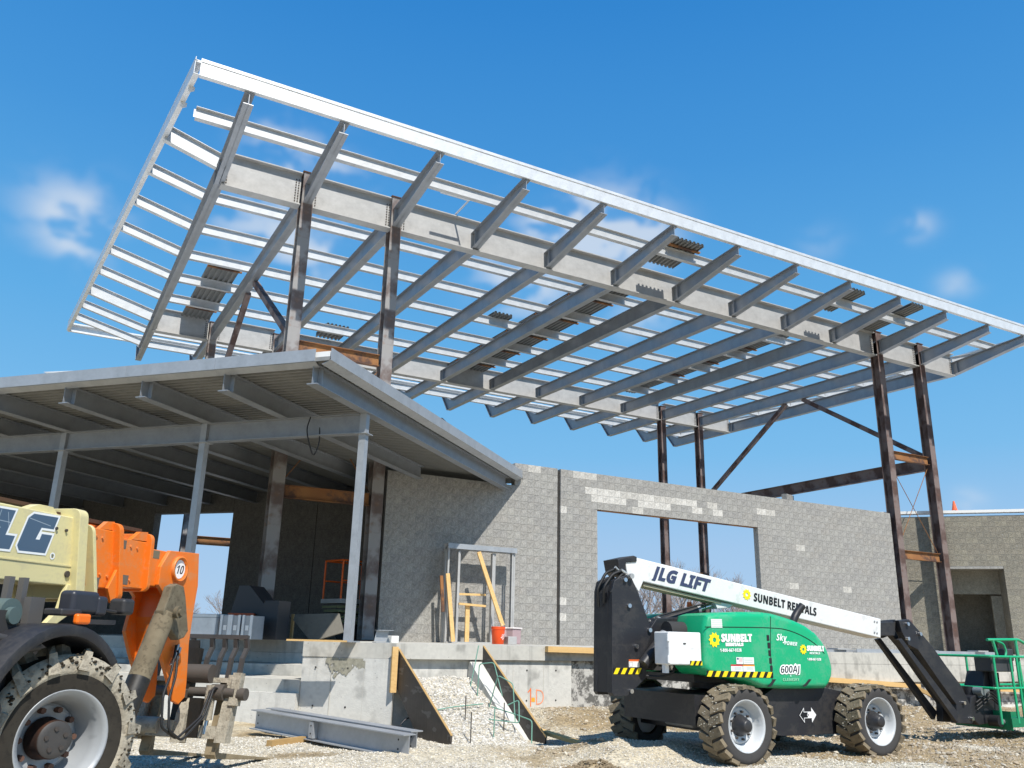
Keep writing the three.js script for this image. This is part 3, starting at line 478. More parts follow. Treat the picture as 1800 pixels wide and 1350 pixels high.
// ---------------------------------------------------------------- printed markings and wheels shared by the machines
function print(w, h, ppm, draw) {           // flat print of w x h metres, see-through where nothing is printed
  const c = document.createElement('canvas'); c.width = Math.round(w * ppm); c.height = Math.round(h * ppm); const x = c.getContext('2d'); x.clearRect(0, 0, c.width, c.height); x.scale(ppm, ppm); draw(x, w, h);
  const t = new THREE.CanvasTexture(c); t.colorSpace = THREE.SRGBColorSpace; t.magFilter = THREE.LinearFilter; t.generateMipmaps = true; t.minFilter = THREE.LinearMipmapLinearFilter;
  return [new THREE.PlaneGeometry(w, h), new THREE.MeshStandardMaterial({ map: t, roughness: .5, transparent: true, alphaTest: .4 })];
}
const decal = (parent, name, w, h, ppm, p, rotz, draw, ry = 0) => { const [g, m] = print(w, h, ppm, draw); const d = part(name, g, m, parent, p, [0, ry, rotz]); d.castShadow = false; return d; };
function word(x, s, px, py, size, fill, o = {}) { x.save(); x.font = `${o.style ?? ''} bold ${size * 100}px sans-serif`; x.translate(px, py); x.scale((o.sx ?? 1) / 100, 1 / 100); if (o.skew) x.transform(1, 0, -o.skew, 1, 0, 0); x.textAlign = o.align ?? 'left'; x.textBaseline = 'middle'; if (o.line) { x.strokeStyle = o.line; x.lineWidth = (o.lw ?? .02) * 100; x.lineJoin = 'miter'; x.strokeText(s, 0, 0); } x.fillStyle = fill; x.fillText(s, 0, 0); if (o.heavy) { x.strokeStyle = fill; x.lineWidth = o.heavy * 100; x.strokeText(s, 0, 0); } x.restore(); }
function sunWheel(x, cx, cy, r) { x.fillStyle = '#f7e017'; x.beginPath(); for (let i = 0; i < 10; i++) { const a = i / 10 * 6.283, b = a + .42; x.lineTo(cx + r * Math.cos(a), cy + r * Math.sin(a)); x.lineTo(cx + r * .74 * Math.cos(b), cy + r * .74 * Math.sin(b)); } x.closePath(); x.moveTo(cx + r * .3, cy); x.arc(cx, cy, r * .3, 0, 6.3, true); x.fill(); }
function hazard(x, w, h, n) { x.fillStyle = '#15130f'; x.fillRect(0, 0, w, h); x.fillStyle = '#f2d512'; for (let i = -1; i < n + 1; i++) { const p = w / n, a = i * p; x.beginPath(); x.moveTo(a, h); x.lineTo(a + p * .55, h); x.lineTo(a + p * .55 + h * .6, 0); x.lineTo(a + h * .6, 0); x.fill(); } }
function lathe(prof, n = 40) { return tri(new THREE.LatheGeometry(prof.map(([r, z]) => new THREE.Vector2(r, z)), n).rotateX(Math.PI / 2), false); }   // axis along z
// wheel with its outer face towards +z
function wheel(parent, p, ry, { R, rim, W, lugs, lugShape, tyreMat, lugMat, rimMat, hubMat, dish = .3 }) {
  const w = new THREE.Group(); w.name = 'wheel'; w.position.set(...p); w.rotation.y = ry; parent.add(w); const h = W / 2;
  const ty = part('tyre', lathe([[rim, -h * .86], [rim * 1.06, -h * .95], [R * .80, -h], [R * .90, -h * .95], [R * .955, -h * .72], [R * .965, 0], [R * .955, h * .72], [R * .90, h * .95], [R * .80, h], [rim * 1.06, h * .95], [rim, h * .86]], 56), tyreMat, w);
  const lg = []; for (let i = 0; i < lugs; i++) for (const s of [-1, 1]) lg.push(lugShape(s, i).rotateZ((i + (s > 0 ? .5 : 0)) / lugs * 6.2832));
  const tr = part('tread', merged(lg), lugMat ?? tyreMat, w);
  part('rim', lathe([[.001, h * dish - .03], [rim * .30, h * dish - .03], [rim * .62, h * dish], [rim * .70, h * dish + .008], [rim * .74, h * dish - .03], [rim * .82, h * .52], [rim * .90, h * .62], [rim * .93, h * .86], [rim * 1.02, h * .93], [rim * 1.05, h * .97], [rim * 1.05, h * .90], [rim * .96, h * .78], [rim * .9, -h * .8], [.001, -h * .8]], 56), rimMat, w);
  return w;
}
// ---------------------------------------------------------------- boom lift
{
  const L = thing('boom_lift', 'green and white articulated boom lift parked on the gravel, boom lowered to the right', 'boom lift', [9.39, 0, -9.65]);
  const Zf = z => z + 9.65;
  const green = mat([1, 1, 1], .34, 0, { map: T.dustGreen }), greenD = mat([.004, .20, .085], .4, 0, { map: T.wear }), white = mat([.80, .80, .78], .42, 0, { map: T.wear }), blk = mat([1, 1, 1], .45, 0, { map: T.dustBlack }), chrome = mat([.75, .75, .75], .18, 1), hose = mat([.012, .012, .012], .6), seam = mat([.004, .06, .028], .6), grey = mat([.34, .35, .36], .5, .4), brass = mat([.62, .60, .55], .4, .7);
  const mudT = mat([.62, .56, .48], .95, 0, { map: T.mud, bumpMap: T.grain, bumpScale: .01 }), rubber = mat([.055, .052, .05], .9, 0, { map: T.wear }), rimW = mat([.60, .62, .63], .5, .1, { map: T.wear });
  // wheels
  const lug = (s, i) => { const g = box(.105, .045, .215, 0, 0, 0), m = new THREE.Matrix4(); g.applyMatrix4(m.makeRotationY(s * .38)); return g.translate(0, .462, s * .095); };
  for (const [x, z, ry] of [[-1.25, 1.0, .02], [1.24, 1.0, 0], [-1.22, -1.06, Math.PI + .32], [1.24, -1.06, Math.PI]]) {
    const w = wheel(L, [x, .485, z], ry, { R: .485, rim: .30, W: .36, lugs: 20, lugShape: lug, tyreMat: rubber, lugMat: mudT, rimMat: rimW, dish: .28 });
    part('hub', lathe([[.001, .20], [.05, .20], [.075, .185], [.10, .12], [.13, .06], [.135, .02]], 24), blk, w); const nuts = []; for (let k = 0; k < 9; k++) nuts.push(cyl(.014, .014, .05, 6).rotateX(Math.PI / 2).translate(.165 * Math.cos(k * .698), .165 * Math.sin(k * .698), .055)); part('wheel_nuts', merged(nuts), M.bolt, w);
    const cl = []; seed = 90 + x * 10 + z; for (let k = 0; k < 90; k++) { const a = rr(.5, 3.4), zz = rr(-.17, .15), s = rr(.006, .016); cl.push(pebble.clone().scale(s, s, s).translate(.485 * Math.cos(a), .485 * Math.sin(a), zz)); } const st = part('stuck_stones', merged(cl.map(g => tri(g, true))), mat([.45, .42, .35], .95), w); st.userData.kind = 'stuff';
  }
  // chassis
  const ch = part('chassis', merged([box(2.0, .34, 1.0, 0, .56, 0), slab([[-1.72, .46], [-1.72, .83], [-1.1, .85], [-.55, .80], [-.30, .92], [.55, .92], [.98, .86], [1.7, .80], [1.7, .42], [.9, .30], [-.2, .30], [-.9, .40]], 1.5)]), blk, L); ch.geometry.translate(0, 0, 0);
  part('axle', merged([box(.22, .22, 1.7, -1.25, .47, 0), cyl(.07, .07, .8, 14).rotateX(Math.PI / 2).translate(-1.42, .55, .3)]), blk, L); part('axle', box(.22, .22, 1.7, 1.24, .47, 0), blk, L);
  part('steer_cylinder', merged([cyl(.045, .045, .55, 14).rotateX(Math.PI / 2).translate(-1.5, .45, .2), cyl(.022, .022, .4, 10).rotateX(Math.PI / 2).translate(-1.5, .45, .6)]), grey, L);
  part('axle_hose', merged([pipe([[-1.45, .56, .55], [-1.46, .75, .56], [-1.40, .80, .70], [-1.36, .76, .80], [-1.36, .58, .78]], .012, 6), pipe([[-1.5, .60, .5], [-1.52, .72, .6], [-1.5, .6, .8]], .012, 6)]), brass, L);
  decal(L, 'arrow_decal', .34, .20, 600, [.28, .555, .762], 0, (x, w, h) => { const P = (a, f) => { x.beginPath(); a.forEach(([u, v], i) => i ? x.lineTo(u * w, v * h) : x.moveTo(u * w, v * h)); x.closePath(); x.lineWidth = .008; x.strokeStyle = '#e8e8e8'; x.fillStyle = f; x.fill(); x.stroke(); }; P([[.04, .5], [.28, .06], [.28, .3], [.52, .3], [.46, .5], [.56, .68], [.28, .68], [.28, .94]], '#16181c'); P([[.96, .5], [.72, .06], [.72, .3], [.5, .3], [.56, .5], [.48, .68], [.72, .68], [.72, .94]], '#ececec'); });
  decal(L, 'serial_decal', .09, .12, 500, [-1.28, .74, .762], 0, (x, w, h) => { x.fillStyle = '#8fb0d8'; x.fillRect(0, 0, w, h); x.fillStyle = '#e9eef5'; x.fillRect(.01, .03, w - .02, .06); });
  // turntable and its two engine hoods
  part('turntable', merged([cyl(.62, .62, .12, 36).translate(-.35, .93, 0), box(2.0, .10, 1.0, -.5, 1.02, 0)]), blk, L);
  const hoodOut = [[-1.63, 1.72], [-1.60, 1.82], [-1.47, 1.852], [-1.0, 1.885], [-.62, 1.897], [-.40, 1.885], [-.2, 1.85], [.02, 1.805], [.22, 1.745], [.40, 1.655], [.53, 1.545], [.62, 1.42], [.67, 1.28], [.69, 1.17], [.665, 1.06], [.60, .965], [.52, .905], [-.2, .905], [-.68, .92], [-.95, 1.0], [-1.4, 1.06], [-1.60, 1.09], [-1.68, 1.16], [-1.69, 1.24]];
  for (const s of [1, -1]) {
    const hd = part('engine_hood', (() => { const sh = poly(hoodOut), e = new THREE.ExtrudeGeometry(sh, { depth: .46, bevelEnabled: true, bevelSize: .075, bevelThickness: .09, bevelOffset: -.075, bevelSegments: 8 }); e.translate(0, 0, -.23); return tri(toCreasedNormals(e, .6), false); })(), green, L, [0, 0, s * .60]);
    if (s > 0) {
      const zf = .3225;
      const tl = pts => tube(pts.map(([a, b]) => [a, b, zf - .004]), .0075, 6, pts.length * 4);
      part('panel_seam', tl([[-1.64, 1.672], [-1.0, 1.685], [-.49, 1.69], [-.2, 1.675], [.13, 1.592], [.36, 1.49], [.52, 1.37]]), seam, hd); part('panel_seam', tl([[-.47, 1.84], [-.485, 1.69], [-.51, 1.4], [-.515, 1.0]]), seam, hd);
      for (let k = 0; k < 5; k++) part('louvre', rbox(.045, .075, .03, .008, -.515 + .007 * k - .03, 1.56 - k * .098, zf - .008), M.black, hd);
      for (const [a, b] of [[-.60, -.50], [.05, .17]]) part('vent_slot', slab([[a, .935], [a + .05, .935], [b + .05, 1.03], [b, 1.03]], .02).translate(0, 0, zf - .003), M.black, hd);
      const z = zf + .004;
      decal(hd, 'hazard_tape', 1.16, .072, 400, [-1.075, 1.092, z], -.012, (x, w, h) => hazard(x, w, h, 9));
      decal(hd, 'logo_decal', .80, .30, 500, [-1.215, 1.50, z], .02, (x, w, h) => { sunWheel(x, .115, .13, .10); word(x, 'SUNBELT', .235, .105, .125, '#f4f7f4', { sx: 1.0, heavy: .012 }); word(x, 'RENTALS', .30, .185, .055, '#f4f7f4', { sx: 1.35, heavy: .006 }); word(x, '1-800-667-9328', .20, .265, .058, '#f4f7f4', { sx: .92 }); });
      decal(hd, 'logo_decal', .48, .26, 500, [.27, 1.375, z], .0, (x, w, h) => { sunWheel(x, .075, .085, .07); word(x, 'SUNBELT', .15, .07, .085, '#f4f7f4', { sx: .92, heavy: .01 }); word(x, 'RENTALS', .19, .125, .038, '#f4f7f4', { sx: 1.3 }); word(x, '1-800-667-9328', .14, .215, .045, '#f4f7f4', { sx: .85 }); });
      decal(hd, 'model_decal', .52, .15, 600, [-.17, 1.158, z], .02, (x, w, h) => word(x, '600AJ', .26, .075, .125, '#1c2226', { sx: 1.12, align: 'center', skew: .16, line: '#eef2ee', lw: .035 }));
      decal(hd, 'small_decal', .36, .10, 500, [-.17, 1.038, z], 0, (x, w, h) => { word(x, 'CLEARSKY', .18, .06, .055, '#8fd3ae', { sx: 1.2, align: 'center' }); x.fillStyle = '#cfe'; x.beginPath(); x.arc(.18, .015, .01, 0, 7); x.fill(); });
      decal(hd, 'script_decal', .44, .17, 500, [-.20, 1.545, z], -.06, (x, w, h) => { word(x, 'Sky', .02, .07, .12, '#e9f4ee', { style: 'italic', sx: .95 }); word(x, 'POWER', .17, .125, .07, '#e9f4ee', { style: 'italic', sx: 1 }); });
      decal(hd, 'warning_decal', .42, .18, 500, [-1.03, 1.215, z], .0, (x, w, h) => { x.fillStyle = '#e3ebe6'; x.fillRect(.10, 0, .115, .085); x.fillRect(.222, .0, .19, .085); x.fillRect(0, .092, .205, .088); x.fillRect(.212, .092, .205, .088); x.fillStyle = '#c23a36'; x.fillRect(0, .092, .205, .02); x.fillStyle = '#e08a2a'; x.fillRect(.212, .092, .205, .02); x.fillStyle = '#34456e'; x.fillRect(.112, .01, .03, .022); x.fillStyle = '#c96a6a'; for (let k = 0; k < 4; k++) x.fillRect(.145, .012 + k * .014, .06, .005); x.fillStyle = '#8a9690'; for (let k = 0; k < 3; k++) { x.fillRect(.24, .02 + k * .02, .15, .005); x.fillRect(.06, .125 + k * .014, .12, .004); x.fillRect(.27, .125 + k * .014, .12, .004); } });
      decal(hd, 'chart_decal', .19, .11, 400, [-1.45, 1.722, z], .02, (x, w, h) => { x.fillStyle = '#dfe6df'; x.fillRect(0, 0, w, h); x.strokeStyle = '#9aa59c'; x.lineWidth = .004; for (let k = 1; k < 6; k++) { x.beginPath(); x.moveTo(.01, k * .024); x.lineTo(.2, k * .024); x.stroke(); } });
      decal(hd, 'plate_decal', .18, .07, 500, [.50, 1.13, z - .012], 0, (x, w, h) => { x.fillStyle = '#c9dccd'; x.fillRect(0, 0, w, h); word(x, '10827769', .09, .036, .042, '#41584a', { align: 'center' }); });
      const ex = part('exhaust', merged([pipe([[.30, 1.62, -.05], [.36, 1.83, -.05], [.44, 1.93, -.05], [.53, 2.03, -.02]], .055, 14)]), blk, hd);
    }
  }
  // ground control box
  const cb = part('control_box', merged([rbox(.53, .40, .30, .02, -1.975, 1.40, .76), box(.06, .10, .06, -2.2, 1.15, .78)]), white, L);
  decal(cb, 'hazard_tape', .20, .055, 500, [-1.81, 1.225, .913], 0, (x, w, h) => hazard(x, w, h, 2.4)); part('latch', box(.04, .014, .01, -1.99, 1.46, .914), M.dark, cb); for (const y of [1.53, 1.27]) part('hinge', cyl(.018, .018, .09, 8).translate(-2.245, y, .9), white, cb);
  // black upright at the rear with its stop plates
  const tw = part('upright', (() => { const o = [[-2.70, 2.10], [-2.66, 2.235], [-2.55, 2.29], [-2.43, 2.325], [-2.37, 2.27], [-2.275, 2.10], [-2.105, 1.724], [-2.07, 1.58], [-2.14, 1.40], [-2.22, 1.20], [-2.13, 1.05], [-2.36, .886], [-2.48, .80], [-2.69, .80], [-2.72, .84]]; const a = slab(o, .10, .008).translate(0, 0, .30), b = slab(o, .08, .008).translate(0, 0, -.03); return merged([a, b, box(.05, 1.24, .26, -2.685, 1.46, .13), box(.3, .9, .26, -2.45, 1.3, .13)]); })(), blk, L);
  decal(tw, 'hazard_tape', .46, .075, 400, [-2.47, 1.105, .356], .0, (x, w, h) => hazard(x, w, h, 4)); decal(tw, 'warning_decal', .17, .095, 500, [-2.37, 1.20, .357], 0, (x, w, h) => { x.fillStyle = '#e9e6df'; x.fillRect(0, 0, w, h); x.fillStyle = '#d9652a'; x.fillRect(0, 0, w, .024); x.strokeStyle = '#777'; x.lineWidth = .004; x.strokeRect(.01, .035, .05, .05); });
  for (const [a, b] of [[-2.11, 1.62], [-2.33, 1.41], [-2.17, 1.31], [-2.43, .86], [-2.44, 1.92], [-2.50, 2.25]]) part('pin', cyl(.028, .028, .05, 12).rotateX(Math.PI / 2).translate(a, b, .36), chrome, tw);
  part('hose_loop', merged([pipe([[-2.40, 2.28, .2], [-2.46, 2.38, .25], [-2.62, 2.32, .25], [-2.76, 2.15, .25], [-2.74, 1.95, .2]], .02, 7), pipe([[-2.38, 2.30, .1], [-2.45, 2.42, .12], [-2.66, 2.34, .15], [-2.80, 2.12, .15], [-2.76, 1.9, .12]], .02, 7), pipe([[-2.4, 2.26, .28], [-2.5, 2.34, .33], [-2.64, 2.22, .33], [-2.70, 2.08, .32]], .016, 7)]), hose, L);
  part('hose_fitting', merged([cyl(.022, .022, .10, 10).rotateZ(1.1).translate(-2.43, 2.36, .25), cyl(.02, .02, .09, 10).rotateZ(.9).translate(-2.47, 2.40, .15), cyl(.035, .035, .12, 12).rotateX(1.57).translate(-2.42, 2.30, .36)]), brass, L);
  // main boom with end cap and printing
  const bm = part('boom', (() => { const o = [[-2.33, 2.50], [-2.14, 2.578], [2.765, 1.914], [2.72, 1.617], [-2.03, 2.262], [-2.11, 2.115], [-2.30, 2.34]]; return slab(o, .30, .012); })(), white, L);
  part('end_cap', slab([[-2.475, 2.535], [-2.20, 2.60], [-2.145, 2.585], [-2.15, 2.52], [-2.33, 2.50], [-2.36, 2.31], [-2.44, 2.37]], .34, .01), blk, bm);
  const tilt = -Math.atan2(2.578 - 1.914, 2.14 + 2.765);
  decal(bm, 'lettering', 1.30, .24, 500, [-1.23, 2.318, .156], tilt, (x, w, h) => word(x, 'JLG LIFT', .03, .125, .235, '#39415f', { sx: 1.10, skew: .28, heavy: .016 }));
  decal(bm, 'lettering', 1.85, .22, 500, [.68, 2.060, .156], tilt, (x, w, h) => { sunWheel(x, .10, .11, .085); word(x, 'SUNBELT RENTALS', .235, .118, .162, '#141316', { sx: .92, heavy: .005 }); });
  part('bolt', merged([[2.60, 1.87], [2.66, 1.862], [2.575, 1.70], [2.635, 1.69]].map(([a, b]) => cyl(.013, .013, .02, 8).rotateX(Math.PI / 2).translate(a, b, .152))), grey, bm); part('underside_rail', slab([[-2.0, 2.235], [-.6, 2.045], [-.6, 2.02], [-2.0, 2.205]], .22), mat([.45, .40, .28], .7), bm);
  part('cylinder_lug', slab([[-.72, 2.06], [-.35, 2.02], [-.42, 1.975], [-.66, 1.95]], .18, .01), white, bm);
  // folded arms and cylinders between the upright and the turntable
  part('lower_arm', slab([[-2.05, 1.60], [-1.90, 1.78], [-1.62, 1.80], [-1.05, 1.80], [-1.05, 1.67], [-1.70, 1.66], [-1.95, 1.20], [-2.2, 1.12], [-2.26, 1.2]], .30, .012).translate(0, 0, .1), blk, L);
  const cylinder = (a, b, r, k, z, m2) => { const d = V(b[0] - a[0], b[1] - a[1], 0), l = d.length(), q = new THREE.Quaternion().setFromUnitVectors(V(0, 1, 0), d.clone().normalize()); const body = part('hydraulic_cylinder', cyl(r, r, l * k, 20).translate(0, l * k / 2, 0), blk, L, [a[0], a[1], z]); body.quaternion.copy(q); part('rod', cyl(r * .55, r * .55, l * (1 - k) + .02, 14).translate(0, l * k + l * (1 - k) / 2, 0), m2 ?? chrome, body); part('gland', cyl(r * 1.08, r * 1.08, .05, 20).translate(0, l * k - .02, 0), grey, body); return body; };
  cylinder([-1.95, 1.66], [-.66, 2.01], .065, .78, .0); cylinder([-2.27, 1.19], [-1.80, 1.66], .075, .8, .42, blk);
  part('cylinder_hose', merged([pipe([[-1.9, 1.76, .1], [-1.75, 1.82, .12], [-1.2, 1.95, .12], [-.95, 2.0, .1], [-.85, 1.97, .05]], .013, 6), pipe([[-1.88, 1.20, .55], [-1.92, 1.10, .6], [-2.1, 1.04, .55], [-2.25, 1.05, .45]], .018, 6), pipe([[-1.9, 1.34, .5], [-1.97, 1.22, .55], [-2.05, 1.10, .5]], .014, 6)]), hose, L);
  part('hose_fitting', merged([[-1.93, 1.30], [-1.96, 1.22], [-1.91, 1.16]].map(([a, b]) => cyl(.02, .02, .06, 8).rotateZ(.5).translate(a, b, .56))), brass, L); part('hose_fitting', merged([[-1.92, 1.74], [-1.84, 1.77], [-1.78, 1.79]].map(([a, b]) => cyl(.018, .018, .05, 8).rotateZ(1.3).translate(a, b, .14))), brass, L);
  part('beacon', merged([cyl(.035, .04, .10, 14).translate(-.93, 1.99, -.2)]), mat([.8, .16, .01], .3), L); part('battery_box', merged([box(.5, .28, .5, -1.75, 1.25, 0), cyl(.12, .12, .3, 16).rotateZ(1.57).translate(-1.75, 1.62, .45)]), M.dark, L);
  // jib
  const jb = part('jib', merged([slab([[2.70, 1.88], [3.17, 1.905], [3.41, 1.928], [3.70, 1.708], [3.993, 1.455], [4.258, 1.184], [4.552, .91], [4.715, .653], [4.82, .38], [4.746, .287], [4.347, .304], [4.379, .593], [3.983, .991], [3.50, 1.50], [3.28, 1.68], [3.06, 1.62], [2.84, 1.641], [2.70, 1.631]], .12, .01).translate(0, 0, -.13), slab([[3.15, 1.90], [3.41, 1.928], [3.70, 1.708], [3.993, 1.455], [4.258, 1.184], [4.552, .91], [4.715, .653], [4.82, .38], [4.746, .287], [4.347, .304], [4.379, .593], [3.983, .991], [3.55, 1.45], [3.33, 1.52], [3.2, 1.72]], .12, .01).translate(0, 0, .13), slab([[2.66, 1.86], [3.15, 1.885], [3.1, 1.66], [2.66, 1.645]], .26, .01), box(.9, .05, .2, 0, 0, 0).rotateZ(-.76).translate(3.95, 1.33, 0)]), blk, L);
  part('levelling_bar', merged([slab([[3.03, 1.60], [3.12, 1.62], [4.36, .45], [4.27, .33]], .07, .006).translate(0, 0, .20), slab([[3.03, 1.60], [3.12, 1.62], [4.36, .45], [4.27, .33]], .07, .006).translate(0, 0, -.20)]), blk, L);
  for (const [a, b] of [[3.33, 1.85], [3.30, 1.62], [3.62, 1.70], [4.55, .62], [4.72, .37]]) part('pin', cyl(.03, .03, .05, 12).rotateX(Math.PI / 2).translate(a, b, .21), chrome, jb); part('jib_rod', cyl(.028, .028, .55, 12).rotateZ(.78).translate(3.48, 1.36, .05), chrome, jb);
  // platform
  const bk = new THREE.Group(); bk.name = 'platform'; L.add(bk); const x0 = 5.02, x1 = 7.3, z0 = -.55, z1 = .48, fl = .22, tp = 1.37, md = .86, r = .021;
  part('floor', merged([box(x1 - x0 - .35, .05, z1 - z0, (x0 + x1) / 2 + .17, fl + .05, (z0 + z1) / 2), box(x1 - x0 - .35, .14, .02, (x0 + x1) / 2 + .17, fl + .09, z1), box(x1 - x0 - .35, .14, .02, (x0 + x1) / 2 + .17, fl + .09, z0), box(.02, .30, z1 - z0, x0 + .36, fl + .12, (z0 + z1) / 2)]), greenD, bk);
  for (const y of [tp, md]) part('rail', pipe([[x0, y, z0], [x1, y, z0], [x1, y, z1], [x0, y, z1]], r, 10, true), green, bk);
  for (const [x, z] of [[x0 + .08, z1], [x0 + .55, z1], [5.75, z1], [6.6, z1], [x1 - .05, z1], [x0, z0], [5.9, z0], [6.6, z0]]) part('post', pipe([[x, fl + .08, z], [x, tp, z]], r, 10), green, bk);
  part('console_guard', merged([pipe([[x0 + .05, 1.64, z1 - .05], [x0 + .95, 1.66, z1 - .05], [x0 + 1.22, 1.56, z1 - .05], [x0 + 1.16, tp, z1 - .05]], r * 1.2, 10), pipe([[x0 + .20, 1.64, z1 - .05], [x0 + .28, tp, z1 - .05]], r * 1.15, 10), pipe([[x0 + .86, 1.65, z1 - .05], [x0 + .9, fl + .1, z1 - .05]], r * 1.25, 10), pipe([[x0 + .3, 1.63, z1 - .05], [x0 + .5, 1.58, z1 - .05], [x0 + .55, 1.45, z1 - .05], [x0 + .5, tp, z1 - .05]], r * .9, 10)]), green, bk);
  part('control_console', merged([rbox(.62, .24, .32, .02, x0 + .42, 1.24, z1 - .22), rbox(.24, .20, .2, .02, x0 + .72, 1.40, z1 - .2)]), mat([.05, .052, .056], .5), bk); part('support', merged([slab([[4.95, .26], [5.55, .30], [5.62, 1.12], [5.30, 1.12], [5.12, .78], [4.82, .70], [4.72, .42]], .34, .015), box(.18, .3, .05, 5.45, .95, .22), cyl(.11, .11, .5, 18).translate(5.05, .62, 0), cyl(.09, .09, .2, 16).rotateX(1.57).translate(5.28, .33, .25)]), M.black, bk);
  part('rotator_fitting', merged([cyl(.07, .07, .16, 14).rotateX(1.57).translate(5.02, .80, .2), rbox(.26, .16, .16, .03, 5.14, .76, .16)]), mat([.22, .25, .25], .4, .3), bk); part('rotator_fitting', cyl(.05, .05, .12, 12).rotateZ(1.57).translate(5.36, .32, .32), mat([.22, .25, .25], .4, .3), bk);
  part('cable_bundle', merged([0, 1, 2].map(k => pipe([[4.9, .5 + k * .06, .2], [5.2, .7 + k * .05, .28], [5.42, .55 + k * .05, .3], [5.52, 1.1, .26]], .014, 6))), hose, bk);
  part('striped_tube', merged([cyl(.055, .055, .12, 14).translate(5.98, .46, z1 + .05), cyl(.05, .06, .14, 14).translate(5.95, .74, z1 + .05)]), mat([.85, .10, .02], .5), bk); part('reflective_band', cyl(.052, .052, .13, 14).translate(5.97, .60, z1 + .05), mat([.8, .78, .74], .5), bk);
}
// ---------------------------------------------------------------- telehandler (local x forward, z to its right)
{
  const K = thing('telehandler', 'muddy cream and orange telescopic handler at the left edge, forks lowered to the ground', 'telehandler', [-.3137, 0, -8.2214], Math.atan2(.748, .663));
  const cream = mat([1, 1, 1], .47, 0, { map: T.dustCream }), orange = mat([1, 1, 1], .44, 0, { map: T.dustOrange }), char = mat([1, 1, 1], .55, 0, { map: T.dustBlack }), chrome = mat([.7, .7, .7], .2, 1), steelD = mat([.075, .07, .066], .55, .3, { map: T.wear }), hose = mat([.014, .014, .014], .6), rimM = mat([.42, .44, .455], .45, .2, { map: T.wear }), rubber = mat([.075, .07, .064], .9, 0, { map: T.mud }), grime = mat([.10, .085, .06], .8, 0, { map: T.mud });
  // front wheels: lugged tyres caked with mud
  const lugOK = (s, i) => { const g = new THREE.CylinderGeometry(.062, .10, .14, 4, 1).rotateY(Math.PI / 4).scale(.66, 1, 1.9).translate(0, .592, 0); const p = g.attributes.position; for (let k = 0; k < p.count; k++) { const z = p.getZ(k); p.setX(k, p.getX(k) - s * z * .45); p.setY(k, p.getY(k) - (s * z > .05 ? .035 : 0) + .012 * (hash(i, k, 5) - .5)); p.setZ(k, z + s * .115); } return tri(g); };
  for (const [x, z, ry] of [[-.10, .92, -.0], [0, -.98, Math.PI], [-3.1, .98, 0], [-3.1, -.98, Math.PI]]) {
    const w = wheel(K, [x, .68, z], ry + (x === -.10 ? -.36 : 0), { R: .605, rim: .335, W: .42, lugs: 14, lugShape: lugOK, tyreMat: rubber, lugMat: M.mud, rimMat: rimM, dish: -.25 });
    part('mud_ring', lathe([[.46, .208], [.485, .222], [.545, .218], [.58, .20], [.60, .165]], 56), M.mud, w);
    part('hub', lathe([[.001, .105], [.09, .105], [.10, .10], [.125, .095], [.135, .085], [.14, .0], [.15, -.05]], 32), mat([.20, .125, .065], .85, .1, { map: T.rust }), w); part('hub_cap', lathe([[.001, .112], [.085, .112], [.128, .108], [.128, .09]], 32), steelD, w);
    const nuts = []; for (let k = 0; k < 10; k++) nuts.push(cyl(.022, .022, .07, 6).rotateX(Math.PI / 2).translate(.205 * Math.cos(k * .628), .205 * Math.sin(k * .628), -.03)); part('wheel_nuts', merged(nuts), mat([.12, .06, .04], .8), w);
    const hc = []; for (let k = 0; k < 5; k++) hc.push(cyl(.017, .017, .012, 10).rotateX(Math.PI / 2).translate(.075 * Math.cos(k * 1.257 + .4), .075 * Math.sin(k * 1.257 + .4), .116)); part('cap_bolts', merged(hc), M.bolt, w);
    const cl = []; seed = 190 + Math.round(x * 10 + z); for (let k = 0; k < 160; k++) { const a = rr(0, 6.28), rad = rr(.49, .61), s = rr(.006, .02); cl.push(tri(pebble.clone().scale(s, s, s), true).translate(rad * Math.cos(a), rad * Math.sin(a), .222 - Math.max(0, rad - .56) * .3)); } part('mud_clods', merged(cl), grime, w).userData.kind = 'stuff';
  }
  // chassis, engine side and front frame
  part('chassis', merged([box(4.6, .42, .95, -1.7, .86, 0), box(.9, .5, .8, .45, .92, 0), box(.25, .25, 1.6, 0, .685, 0), box(.25, .25, 1.6, -3.1, .685, 0)]), char, K);
  part('engine_bay', merged([box(1.6, .55, .5, -1.35, 1.30, .62), box(1.8, .25, .8, -1.0, 1.55, .0), box(.5, .5, .5, .1, 1.25, .35)]), M.dark, K);
  part('air_filter', merged([cyl(.105, .105, .16, 24).rotateX(Math.PI / 2).translate(-.58, 1.555, .76), cyl(.06, .06, .05, 16).rotateX(Math.PI / 2).translate(-.60, 1.54, .87)]), mat([.09, .13, .125], .5), K); part('filter_bracket', merged([box(.05, .24, .05, -.50, 1.70, .70), box(.05, .24, .05, -.36, 1.70, .70), box(.14, .30, .06, -.33, 1.53, .80), box(.10, .26, .1, -.68, 1.40, .80)]), mat([.13, .125, .12], .6, .2), K);
  const pipeP = part('engine_pipe', merged([pipe([[-.95, 1.42, .9], [-.6, 1.36, .95], [-.36, 1.36, .92], [-.25, 1.46, .85]], .035, 10), pipe([[-.75, 1.30, 1.0], [-.45, 1.33, 1.0]], .03, 10)]), steelD, K);
  part('radiator_screen', merged([box(.6, .52, .03, .75, 1.32, -.45), ...Array.from({ length: 14 }, (_, k) => box(.012, .46, .02, .50 + k * .038, 1.32, -.42))]), mat([.03, .03, .034], .5), K);
